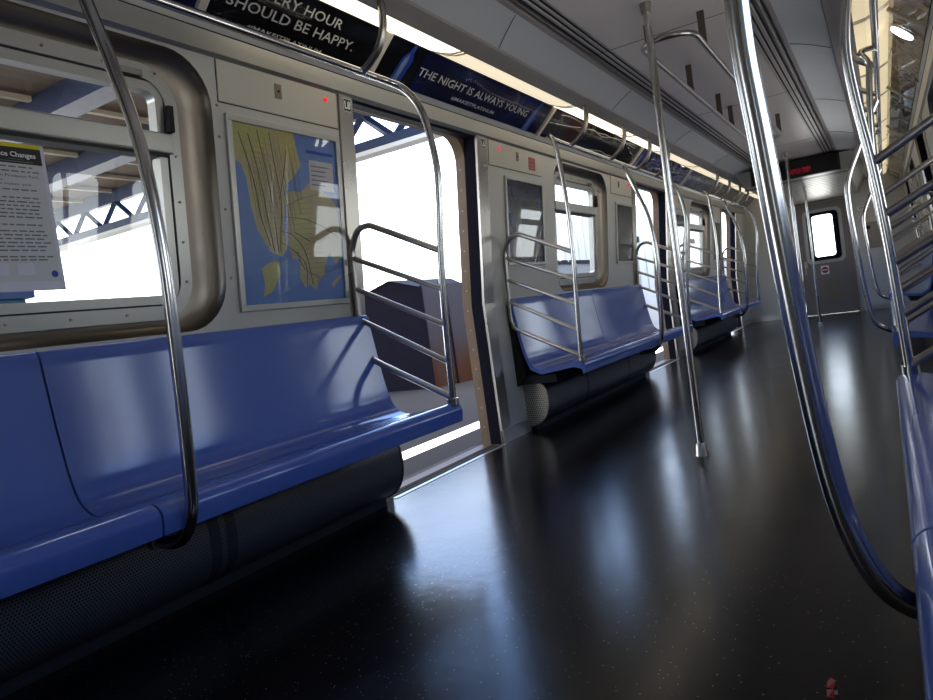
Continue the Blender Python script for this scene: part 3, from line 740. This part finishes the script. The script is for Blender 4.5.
for s, side in SIDES:
    for y, ty, lab in scr:
        make_screen(s, y, ty, 'tubular slanting-bar screen on the %s side, %s' % (side, lab))
def make_midpole(s, y, label):
    t = empty('bench_pole', (s*.9, y, .33), label, 'grab pole', 'bent grab poles in front of the benches')
    pts = [(s*.945, y, RZ), (s*.92, y, 1.88), (s*.855, y, 1.69), (s*.79, y, 1.46), (s*.765, y, 1.16), (s*.778, y, .86), (s*.795, y, .62), (s*.812, y, .47), (s*.835, y, .405), (s*.875, y, .36), (s*.925, y, .343), (s*1.0, y, .343)]
    if s > 0: pts = [(.945, y, RZ), (.89, y, 1.86), (.81, y, 1.683), (.742, y, 1.45), (.731, y, 1.25), (.742, y, 1.06), (.763, y, .74), (.787, y, .52), (.82, y, .405), (.863, y, .35), (.93, y, .335), (1.0, y, .335)]
    if s > 0 and y > 3: pts = [(x-(.03 if .4 < z < 1.6 else 0), y_, z) for x, y_, z in pts]
    mb = MB(); mb.tube(catmull(pts, 5), R1, 16); mb.build('pole', M['tube'], t, smooth=True)
    mb = MB(); mb.tube([(s*.985, y, .343), (s*1.01, y, .343)], R1*1.35, 12); mb.build('foot_socket', M['steeld'], t, smooth=True)
mids = {-1: (1.24, 6.05, 10.45), 1: (1.2, 5.87, 10.4)}
for s, side in SIDES:
    for y, lab in zip(mids[s], ('at the bench nearest the camera', 'at the bench between near and middle doors', 'at the bench between middle and far doors')):
        make_midpole(s, y, 'bent chrome grab pole, %s side, %s' % (side, lab))
rails = [(-.1, 2.58, (.9, 2.50)), (4.51, 7.19, (4.85, 5.70, 6.42, 7.05)), (9.09, 11.79, (9.4, 10.2, 11.0, 11.7))]
for s, side in SIDES:
    for (a, b, hk), lab in zip(rails, where):
        t = empty('overhead_rail', (s*RX, (a+b)/2, RZ), 'straight chrome overhead handrail above the %s bench %s' % (side, lab), 'handrail', 'overhead handrails')
        mb = MB(); mb.tube([(s*RX, a, RZ), (s*RX, (b if s < 0 or b > 11 else b+1.88), RZ)], .0165, 14); mb.build('rail', M['tube'], t, smooth=True)
        for yh in hk:
            mb = MB(); pts = [(s*.80, yh, 2.222), (s*.80, yh, 2.17), (s*.81, yh, 2.10), (s*.85, yh, 2.03), (s*.91, yh, 1.985), (s*RX, yh, RZ)]
            mb.tube(catmull(pts, 4), .0168, 10); mb.build('hanger', M['tubeb'], t, smooth=True)
# centre poles
for y, ztop, lab in ((3.62, 2.27, 'vertical chrome floor pole opposite the near open door'), (9.37, 2.27, 'thin vertical floor pole further down the aisle, reaching the ceiling'), (11.365, 2.02, 'farthest thin vertical pole in front of the end door')):
    t = empty('floor_pole', (0, y, 0), lab, 'grab pole', 'vertical poles along the aisle')
    mb = MB(); mb.tube([(0, y, 0), (0, y, ztop)], .0185, 20); mb.build('pole', M['tube'], t, smooth=True)
    mb = MB(); mb.tube([(0, y, 0), (0, y, .012), (0, y, .055), (0, y, .065)], [.034, .031, .027, .021], 20); mb.build('foot_collar', M['steel'], t, smooth=True, ang=30)
    mb = MB(); mb.tube([(0, y, ztop-.05), (0, y, ztop)], [.024, .03], 20); mb.build('top_collar', M['steel'], t, smooth=True, ang=30)
# ceiling grab loop
t = empty('ceiling_grab_loop', (.056, 5.4, 2.10), 'long rounded chrome grab loop hanging under the ceiling centre', 'handrail')
pts = rrect(3.67, 7.22, -.076, .189, .12, 8); mb = MB(); mb.tube([(x, y, 2.10) for y, x in pts], .0155, 12, closed=True); mb.build('loop', M['tubeb'], t, smooth=True)
for x, y in ((.189, 3.96), (.189, 5.55), (.189, 7.05), (-.076, 3.9), (-.076, 4.83), (-.076, 5.77), (-.076, 6.26), (-.076, 7.05)):
    mb = MB(); mb.box(x-.018, x+.018, y-.005, y+.005, 2.10, 2.27); mb.build('hanger', mat('hanger_grey', srgb(96, 84, 78), .5, metal=.4) if 'hanger_grey' not in bpy.data.materials else bpy.data.materials['hanger_grey'], t)

# ------------------------------------------------------------------ wall furniture
def plate(s, y0, y1, z0, z1, d0, d1, mb=None):
    mb = mb or MB()
    return mb.hexa([W(s, y0, z0, d0), W(s, y1, z0, d0), W(s, y1, z1, d0), W(s, y0, z1, d0)], [W(s, y0, z0, d1), W(s, y1, z0, d1), W(s, y1, z1, d1), W(s, y0, z1, d1)])
def frame_ring(s, y0, y1, z0, z1, w, d0, d1):
    mb = MB(); plate(s, y0, y1, z0, z0+w, d0, d1, mb); plate(s, y0, y1, z1-w, z1, d0, d1, mb); plate(s, y0, y0+w, z0+w, z1-w, d0, d1, mb); plate(s, y1-w, y1, z0+w, z1-w, d0, d1, mb); return mb
# map
t = empty('transit_map', W(-1, 2.34, 1.01), 'framed transit map in blue and tan between the near window and door', 'map')
MY0, MY1, MZ0, MZ1 = 2.005, 2.68, 1.01, 1.795
s = -1
frame_ring(s, MY0, MY1, MZ0, MZ1, .026, -.016, 0).build('frame', M['alu'], t, bevel=.002)
plate(s, MY0+.02, MY1-.02, MZ0+.02, MZ1-.02, -.004, 0).build('sheet', M['mapwater'], t)
def mp(u, v, d): return W(s, MY0+.026+(MY1-MY0-.052)*u, MZ0+.026+(MZ1-MZ0-.052)*v, -d)
def mpoly(pts, m, nm, d=.0048):
    mb = MB(); P = [tuple(p) for p in pts]; mb.add([mp(u, v, d) for u, v in P], [tuple(range(len(P)))]); o = mb.build(nm, m, t)
    bm = bmesh.new(); bm.from_mesh(o.data); bmesh.ops.triangulate(bm, faces=bm.faces, ngon_method='EAR_CLIP'); bm.to_mesh(o.data); bm.free(); return o
mpoly([(0, .80), (.06, .78), (.10, .70), (.12, .55), (.16, .42), (.26, .30), (.37, .27), (.42, .32), (.41, .45), (.43, .60), (.46, .70), (.52, .73), (.58, .78), (.62, .82), (.58, .90), (.56, 1), (0, 1)], M['mapland'], 'land_shape')
mpoly([(0, .84), (.12, .82), (.30, .86), (.34, .93), (.36, 1), (0, 1)], M['mapgreen'], 'park_shape', .0052)
mpoly([(.40, 1), (.56, 1), (.58, .92), (.60, .84), (.55, .80), (.45, .86)], M['maptan'], 'borough_shape', .0052)
mpoly([(.43, .62), (.50, .66), (.60, .66), (.72, .74), (.98, .60), (1, .30), (.93, .22), (.86, .30), (.80, .22), (.80, .16), (.72, .12), (.70, .06), (.62, .10), (.58, .08), (.53, .14), (.54, .26), (.47, .26), (.44, .34), (.45, .48)], M['mapland'], 'land_shape')
mpoly([(.55, .62), (.66, .60), (.70, .48), (.62, .34), (.56, .28), (.50, .36), (.50, .5)], M['mapgreen'], 'park_shape', .0052)
mpoly([(.17, .20), (.25, .24), (.34, .24), (.34, .17), (.26, .07), (.17, .04), (.19, .11)], M['mapgreen'], 'island_shape')
mpoly([(.86, .10), (.98, .16), (.98, .14), (.88, .07)], M['mapland'], 'sandbar_shape')
mpoly([(.70, .68), (.96, .68), (.96, .86), (.70, .86)], mat('map_legend', srgb(186, 180, 188), .4), 'legend_box', .0056)
mpoly([(.68, .90), (.97, .90), (.97, .92), (.68, .92)], M['logo'], 'title_bar', .0056)
mb = MB()
for pts in ([(.06, .95), (.16, .7), (.20, .5), (.27, .33)], [(.14, .95), (.22, .7), (.26, .5), (.30, .3)], [(.22, .98), (.29, .7), (.32, .5), (.34, .3)], [(.33, .98), (.36, .8), (.40, .6), (.37, .4), (.36, .3)], [(.48, .9), (.44, .75), (.38, .6)],
            [(.37, .42), (.48, .4), (.6, .3), (.66, .1)], [(.36, .36), (.5, .3), (.6, .22), (.6, .1)], [(.40, .5), (.6, .5), (.8, .46), (.96, .4)], [(.42, .56), (.6, .62), (.8, .66)], [(.5, .42), (.7, .36), (.9, .4)], [(.52, .3), (.58, .2), (.74, .14)]):
    mb.tube(catmull([mp(u, v, .006) for u, v in pts], 4), .0016, 5)
mb.build('route_line', M['mapline'], t)
mb = MB(); random.seed(21)
for k in range(26):
    u = .10+k*.018; v = .95-.25*random.random()
    mb.tube(catmull([mp(u, v, .0056), mp(u+.03, v-.15, .0056), mp(u+.05, v-.3, .0056)], 2), .0008, 4)
for k in range(20):
    v = .92-k*.03; a_ = .12+k*.008
    mb.tube([mp(a_, v, .0056), mp(min(.40, a_+.22), v-.01, .0056)], .0008, 4)
for k in range(16):
    v = .58-k*.03; mb.tube([mp(.46+k*.006, v, .0056), mp(.7+.01*k, v+.02, .0056)], .0008, 4)
mb.build('street_line', M['street'], t)
mb = MB()
for k in range(9): plate(s, 0, 0, 0, 0, 0, 0, MB())
for k in range(5): mb.add([mp(.72, .83-k*.028, .0062), mp(.72+random.uniform(.12, .22), .83-k*.028, .0062), mp(.72+.15, .822-k*.028, .0062), mp(.72, .822-k*.028, .0062)], [(0, 1, 2, 3)])
mb.build('legend_lines', M['grey'], t)
g = MB(); g.add([mp(-.01, -.01, .014), mp(1.01, -.01, .014), mp(1.01, 1.01, .014), mp(-.01, 1.01, .014)], [(0, 1, 2, 3)]); g.build('clear_cover', M['acrylic'], t)

# framed adverts in the second and third bays
def poster(s, y0, y1, z0, z1, m, label, fig):
    t = empty('framed_advert', W(s, (y0+y1)/2, z0), label, 'advert', 'framed adverts beside the windows')
    frame_ring(s, y0, y1, z0, z1, .022, -.016, 0).build('frame', M['alu'], t, bevel=.002)
    plate(s, y0+.015, y1-.015, z0+.015, z1-.015, -.004, 0).build('sheet', m, t)
    if fig:
        text('THE STORY', 'lettering', M['grey'], t, W(s, y0+.07, z0+.36, -.005), (0, 1 if s < 0 else -1, 0), (0, 0, 1), .22, .018) if False else None
        mb = MB(); plate(s, y0+.24, y1-.06, z0+.06, z0+.42, -.0055, -.005, mb); mb.build('pale_figure', M['grey'], t)
    g = MB(); g.add([W(s, y0+.015, z0+.015, -.012), W(s, y1-.015, z0+.015, -.012), W(s, y1-.015, z1-.015, -.012), W(s, y0+.015, z1-.015, -.012)], [(0, 1, 2, 3)]); g.build('clear_cover', M['acrylic'], t)
poster(-1, 4.40, 5.03, 1.175, 1.785, M['adportrait'], 'framed dark blue advert between the near door and the middle window', True)
poster(-1, 6.73, 7.27, 1.17, 1.76, M['addark'], 'framed dark advert between the middle window and the middle door', False)
poster(-1, 8.98, 9.60, 1.17, 1.78, M['adportrait'], 'framed dark advert just past the middle door on the left', False)
poster(-1, 11.25, 11.80, 1.17, 1.78, M['addark'], 'framed dark advert just before the far left door', False)
poster(1, 8.98, 9.60, 1.17, 1.78, M['addark'], 'framed dark advert on the right wall past the middle door', False)
poster(1, 11.25, 11.80, 1.17, 1.78, M['adportrait'], 'framed dark advert on the right wall before the far door', False)

# access panels above the map / adverts
def access(s, y0, y1, label, ykey, yred, redsign=None):
    t = empty('access_panel', W(s, (y0+y1)/2, 1.835), label, 'panel', 'access panels above the posters')
    plate(s, y0, y1, 1.838, 1.996, -.004, 0).build('cover', M['panel'], t, bevel=.0015)
    mb = MB(); z0, z1 = 1.834, 1.999
    plate(s, y0-.004, y0-.001, z0, z1, -.0015, 0, mb); plate(s, y1+.001, y1+.004, z0, z1, -.0015, 0, mb); plate(s, y0-.004, y1+.004, 1.834, 1.8375, -.0015, 0, mb)
    mb.build('shadow_gap', M['dark'], t)
    if ykey:
        k = plate(s, ykey-.019, ykey+.019, 1.905, 1.965, -.007, -.004).build('lock_plate', mat('lock_bronze', srgb(128, 112, 98), .4, metal=.8) if 'lock_bronze' not in bpy.data.materials else bpy.data.materials['lock_bronze'], t)
        mb = MB(); mb.disc(W(s, ykey, 1.935, -.007), (-s, 0, 0), .006, .003, 12); mb.build('keyhole', M['dark'], k)
    mb = MB(); mb.tube([W(s, yred, 1.955, -.004), W(s, yred, 1.955, -.012), W(s, yred, 1.955, -.018)], [.0115, .010, .004], 16); mb.build('indicator_lamp', M['redlamp'], t, smooth=True)
    if redsign:
        q = plate(s, redsign-.055, redsign+.055, 1.865, 1.955, -.006, -.004).build('red_notice', M['red'], t)
        mb = MB()
        for k in range(3): plate(s, redsign-.048, redsign+.048, 1.875+k*.026, 1.885+k*.026, -.0068, -.006, mb)
        mb.build('notice_lines', M['grey'], q)
access(-1, 1.985, 2.69, 'pale access panel with keyhole and red lamp above the transit map', 2.31, 2.61)
access(-1, 4.20, 5.02, 'pale access panel with red lamp and red notice past the near door', 4.62, 4.34, 4.86)
access(-1, 6.62, 7.25, 'pale access panel with keyhole left of the middle door', 6.85, 7.15)
access(-1, 8.78, 9.60, 'pale access panel with red notice past the middle door', 9.2, 8.95, 9.4)
# number labels by the near door
for y, tx, lab in ((2.755, 'L8', 'small black label reading L8 on the post left of the near door'), (4.10, 'L6', 'small black label reading L6 on the post right of the near door')):
    t = empty('number_label', W(-1, y, 1.93), lab, 'sign')
    plate(-1, y-.028, y+.028, 1.925, 1.985, -.015, -.012).build('label_plate', M['white'], t)
    plate(-1, y-.025, y+.025, 1.928, 1.982, -.0158, -.015).build('label_face', M['ink'], t)
    text(tx, 'characters', M['white'], t, W(-1, y-.021, 1.937, -.0165), (0, 1, 0), (.1056, 0, 1), .042, .036, bold=.03)
# rivets on the bay one wall
mb = MB()
for z in (1.15, 1.42, 1.70, 1.82):
    mb.disc(W(-1, 1.975, z, 0), (1, 0, 0), .006, .003, 10)
tag(mb.build('wall_rivets', M['steeld']), 'column of small rivets between the near window and the map', 'rivets')

# service notice taped inside the near window
s = -1; D = .085
t = empty('service_notice', W(s, 1.18, 1.15, D), 'white service changes notice with black heading hung on the near window', 'notice')
def NP(y, z, d=0.): return (-(1.392-d), y, z)
def nq(y0, y1, z0, z1, d, m, nm):
    mb = MB(); mb.add([NP(y0, z0, d), NP(y1, z0, d), NP(y1, z1, d), NP(y0, z1, d)], [(0, 1, 2, 3)]); return mb.build(nm, m, t)
NR = 1.318
nq(.985, NR+.012, 1.135, 1.60, -.001, M['paperw'], 'sleeve')
nq(.99, NR, 1.165, 1.60, .0, M['paper'], 'sheet')
nq(.99, NR, 1.586, 1.598, .001, M['yellow'], 'yellow_bar')
nq(.99, NR, 1.535, 1.586, .001, M['ink'], 'heading_band')
text('Service Changes', 'heading', M['white'], t, NP(1.15, 1.556, .0015), (0, 1, 0), (0, 0, 1), .150, .016, bold=.02)
nq(1.215, 1.262, 1.5475, 1.549, .002, M['grey'], 'heading_line'); nq(1.16, 1.29, 1.540, 1.5425, .002, M['grey'], 'heading_line')
text('between Prospect Park', 'body_text', M['ink'], t, NP(1.13, 1.492, .0015), (0, 1, 0), (0, 0, 1), .17, .008)
text('and 7 Av', 'body_text', M['ink'], t, NP(1.13, 1.478, .0015), (0, 1, 0), (0, 0, 1), .06, .008)
text('Shuttle buses and', 'body_text', M['ink'], t, NP(1.13, 1.466, .0015), (0, 1, 0), (0, 0, 1), .14, .008)
mb = MB(); random.seed(11)
for z in (1.522, 1.508, 1.45, 1.425, 1.412, 1.40, 1.388, 1.376, 1.364, 1.34, 1.32, 1.308, 1.296, 1.284, 1.272, 1.26, 1.24, 1.23):
    y = 1.0
    while y < NR-.03:
        w = random.uniform(.01, .03); mb.add([NP(y, z, .0015), NP(min(y+w, NR-.01), z, .0015), NP(min(y+w, NR-.01), z+.0045, .0015), NP(y, z+.0045, .0015)], [(0, 1, 2, 3)]); y += w+.006
mb.build('text_lines', M['grey'], t)
for k in range(3): nq(1.04+k*.075, 1.09+k*.075, 1.185, 1.222, .0015, M['paperw'], 'note_box')
mb = MB(); mb.add([NP(NR-.018+.011*math.cos(a*PI/10), 1.187+.011*math.sin(a*PI/10), .002) for a in range(20)], [tuple(range(20))]); mb.build('round_emblem', M['logo'], t)

# ------------------------------------------------------------------ platform outside the left doors
mb = MB(); mb.box(-14, -1.66, -12, 60, -.4, -.05); struct(mb.build('ground', M['asphalt'], loc=(-5, 0, -.05)))
mb = MB(); mb.box(-2.24, -2.06, -12, 60, -.05, -.046); tag(mb.build('platform_edge_stripe', M['strip'], loc=(-2.2, 0, -.05)), 'painted stripe along the platform edge, glowing to stand for sunlight', 'stripe')
t = empty('platform_hut', (-5.1, 8.6, -.05), 'dark hut with a low peaked roof on the platform, seen through the near door', 'hut')
mb = MB(); mb.add([(-5.75, 8.0, -.05), (-4.55, 8.0, -.05), (-4.55, 8.0, 1.35), (-5.03, 8.0, 1.50), (-5.75, 8.0, 1.30), (-5.75, 9.6, -.05), (-4.75, 9.6, -.05), (-4.75, 9.6, 1.35), (-5.03, 9.6, 1.50), (-5.75, 9.6, 1.30)],
                  [(0, 1, 2, 3, 4), (5, 6, 7, 8, 9), (0, 1, 6, 5), (1, 2, 7, 6), (2, 3, 8, 7), (3, 4, 9, 8), (4, 0, 5, 9)])
mb.build('body', M['hut'], t)
mb = MB(); mb.add([(-5.8, 7.96, 1.30), (-5.03, 7.96, 1.505), (-4.55, 7.96, 1.36), (-4.76, 9.6, 1.36), (-5.03, 9.6, 1.505), (-5.8, 9.6, 1.30)], [(0, 1, 4, 5), (1, 2, 3, 4)]); mb.build('roof', M['hut'], t)
t = empty('sheet_metal_wall', (-4.3, 9, -.05), 'grey sheet metal wall with rusted base on the platform beside the dark hut', 'wall')
mb = MB(); mb.hexa([(-4.54, 8.0, -.05), (-4.0, 9.6, -.05), (-4.0, 9.6, 1.36), (-4.54, 8.0, 1.36)], [(-4.53, 8.04, -.05), (-4.02, 9.64, -.05), (-4.02, 9.64, 1.36), (-4.53, 8.04, 1.36)]); mb.build('sheet', M['rust'], t)
mb = MB()
for k in range(5):
    q = k/4.; x = -4.53+.54*q; y = 8.0+1.6*q
    mb.box(x-.01, x+.012, y-.012, y+.01, -.05, 1.37)
mb.build('rib', M['hut'], t)
mb = MB(); mb.tube([(-3.78, 8.0, -.05), (-3.78, 8.0, 2.05)], .035, 12); tag(mb.build('platform_post', M['conc'], smooth=True), 'slim pale post on the platform near the right edge of the near door', 'post')
t = empty('platform_wall', (-6, 20, -.05), 'long low grey wall far along the platform seen through the middle window', 'wall')
mb = MB(); mb.box(-4.6, -4.45, 10.5, 40, -.05, 1.62); mb.build('panel', mat('grey_fence', srgb(112, 112, 114), .8), t)
mb = MB(); mb.box(-4.62, -4.42, 10.5, 40, 1.60, 1.68); mb.build('coping', M['hut'], t)
# pale station building beyond the middle door
t = empty('station_building', (-3.4, 18, -.05), 'pale corrugated station building with vents seen through the middle door', 'building')
mb = MB(); mb.box(-7.0, -3.3, 15.5, 22, -.05, 2.75); mb.build('body', M['conc'], t)
mb = MB()
for k in range(22): mb.box(-7+k*.17, -6.98+k*.17, 15.485, 15.5, .9, 2.7)
mb.build('corrugation', M['alu'], t)
mb = MB(); mb.box(-3.3, -3.285, 15.6, 21.8, .2, 1.85); mb.build('lower_panel', M['white'], t)
for x in (-4.5, -3.9): 
    mb = MB(); mb.box(x-.22, x+.22, 15.46, 15.49, 1.95, 2.08); mb.build('vent', M['dark'], t)
mb = MB(); mb.box(-3.28, -3.27, 16.2, 17.0, 1.9, 2.02); mb.box(-3.28, -3.27, 18, 19, 1.9, 2.02); mb.build('vent', M['dark'], t)
# low teal box by the near window
t = empty('platform_cabinet', (-3.1, 1.3, -.05), 'teal platform cabinet seen through the bottom left of the near window', 'cabinet')
mb = MB(); mb.box(-3.5, -2.95, .4, 2.02, -.05, 1.28); mb.build('body', M['teal'], t, bevel=.01)
mb = MB(); mb.box(-3.53, -2.92, .37, 2.05, 1.28, 1.33); mb.build('lid', M['bluesteel'], t)
# canopy
t = empty('platform_canopy', (-6, 2, 3.6), 'wooden platform canopy with dark blue steel beams outside the near window', 'canopy')
mb = MB(); mb.box(-13, -3.35, -8, 7.05, 3.62, 3.70); mb.build('plank_roof', M['wood'], t)
mb = MB(); mb.box(-13, -3.3, 7.0, 7.12, 3.56, 3.72); mb.box(-3.42, -3.3, -8, 7.1, 3.5, 3.72); mb.build('fascia', M['bluesteel'], t)
for y in (1.6, 2.9, 4.2, 5.6):
    mb = MB(); mb.box(-13, -3.4, y-.13, y+.13, 3.38, 3.62); mb.build('beam', M['bluesteel'], t)
mb = MB()
for k in range(12): mb.box(-12.6+k*.8, -12.54+k*.8, -8, 7, 3.57, 3.62)
mb.build('purlin', mat('purlin_paint', srgb(190, 176, 150), .6), t)
mb = MB()
for x in (-11.9,): mb.box(x-.06, x+.06, 5.5, 5.62, -.05, 3.5)
mb.build('column', M['conc'], t)
mb = MB(); mb.box(-13, -3.35, 6.95, 7.05, 3.42, 3.62); mb.build('top_chord', M['bluesteel'], t)
mb = MB(); mb.box(-13, -3.35, 6.93, 7.07, 3.0, 3.12); mb.build('bottom_chord', M['bluesteel'], t)
k = 0; x = -3.5
while x > -12.6:
    mb = MB(); z0, z1 = (3.08, 3.44)
    a, b = ((x, 7, z1), (x-.42, 7, z0)) if k % 2 == 0 else ((x, 7, z0), (x-.42, 7, z1))
    mb.tube([a, b], .05, 4); mb.build('truss_diagonal', M['bluesteel'], t); x -= .42; k += 1
mb = MB(); mb.box(-13, -3.3, 6.9, 7.1, 2.95, 3.0); mb.build('gutter', M['conc'], t)

# red and white marks on the floor near the camera
t = empty('crumpled_wrapper', (.19, 1.16, 0), 'tiny crumpled red and white wrapper on the dark floor by the lower picture edge', 'litter')

t0 = t = bpy.data.objects['crumpled_wrapper']; t.location = (.707, 1.54, 0); WL[t.name] = (.707, 1.54, 0)
mb = MB(); mb.add([(.70, 1.55, .001), (.712, 1.548, .002), (.716, 1.57, .009), (.705, 1.585, .005), (.698, 1.57, .002)], [(0, 1, 2), (0, 2, 3), (0, 3, 4)]); mb.build('red_wrapper', M['redlamp2'] if 'redlamp2' in M else M['red'], t)
mb = MB(); mb.add([(.702, 1.515, .001), (.716, 1.512, .001), (.714, 1.535, .008), (.70, 1.54, .003)], [(0, 1, 2), (0, 2, 3)]); mb.build('red_scrap', M['red'], t)
mb = MB(); mb.add([(.714, 1.53, .001), (.721, 1.53, .001), (.72, 1.54, .005), (.714, 1.538, .004)], [(0, 1, 2, 3)]); mb.build('white_scrap', M['white'], t)

# ------------------------------------------------------------------ world and lights
w = bpy.data.worlds.new('World'); sc.world = w; w.use_nodes = True; nt = w.node_tree; bg = nt.nodes['Background']
tc = nt.nodes.new('ShaderNodeTexCoord'); sp = nt.nodes.new('ShaderNodeSeparateXYZ'); nt.links.new(tc.outputs['Generated'], sp.inputs[0])
cr = nt.nodes.new('ShaderNodeValToRGB'); e = cr.color_ramp.elements
e[0].position = 0.44; e[0].color = (1, .98, .95, 1); e[1].position = .51; e[1].color = (.82, .86, .88, 1)
k = e.new(.61); k.color = (.66, .76, .9, 1); k = e.new(.70); k.color = (.24, .46, .95, 1); k = e.new(.78); k.color = (.24, .44, .9, 1); k = e.new(.88); k.color = (.72, .70, .66, 1)
mr = nt.nodes.new('ShaderNodeMapRange'); mr.inputs['From Min'].default_value = -1; mr.inputs['From Max'].default_value = 1
nt.links.new(sp.outputs[2], mr.inputs['Value']); nt.links.new(mr.outputs[0], cr.inputs[0]); nt.links.new(cr.outputs[0], bg.inputs[0])
bg.inputs[1].default_value = 4.5
def area(name, loc, rot, sx, sy, power, col):
    l = bpy.data.lights.new(name, 'AREA'); l.shape = 'RECTANGLE'; l.size = sx; l.size_y = sy; l.energy = power; l.color = col
    o = bpy.data.objects.new(name, l); C.objects.link(o); o.location = loc; o.rotation_euler = rot; return o
def portal(y0, y1, z0, z1, s):
    o = area('opening_light', (s*1.62, (y0+y1)/2, (z0+z1)/2), (0, s*PI/2, 0), z1-z0, y1-y0, 1, (1, 1, 1)); o.data.cycles.is_portal = True
for y0, y1 in DOORS: portal(y0, y1, 0, 2.0, -1)
for s in (-1, 1):
    for y0, y1 in WIN: portal(y0, y1, .95, 2.0, s)
for y0, y1 in DOORS: portal(y0, y1, .95, 1.8, 1)

# ------------------------------------------------------------------ camera
yaw, pit, rol, f = .5437, -.0473, -.1405, 706.33
cy, sy_, cp, sp_, cr_, sr = math.cos(yaw), math.sin(yaw), math.cos(pit), math.sin(pit), math.cos(rol), math.sin(rol)
fwd = Vector((-sy_*cp, cy*cp, sp_)); rt = Vector((cy, sy_, 0)); up = rt.cross(fwd)
r = rt*cr_+up*sr; u = -rt*sr+up*cr_
cam = bpy.data.cameras.new('Camera'); co = bpy.data.objects.new('Camera', cam); C.objects.link(co)
cam.sensor_width = 36; cam.lens = f/933*36; cam.clip_start = .02
co.matrix_world = Matrix(((r.x, u.x, -fwd.x, .8874), (r.y, u.y, -fwd.y, 0), (r.z, u.z, -fwd.z, .8667), (0, 0, 0, 1)))
sc.camera = co
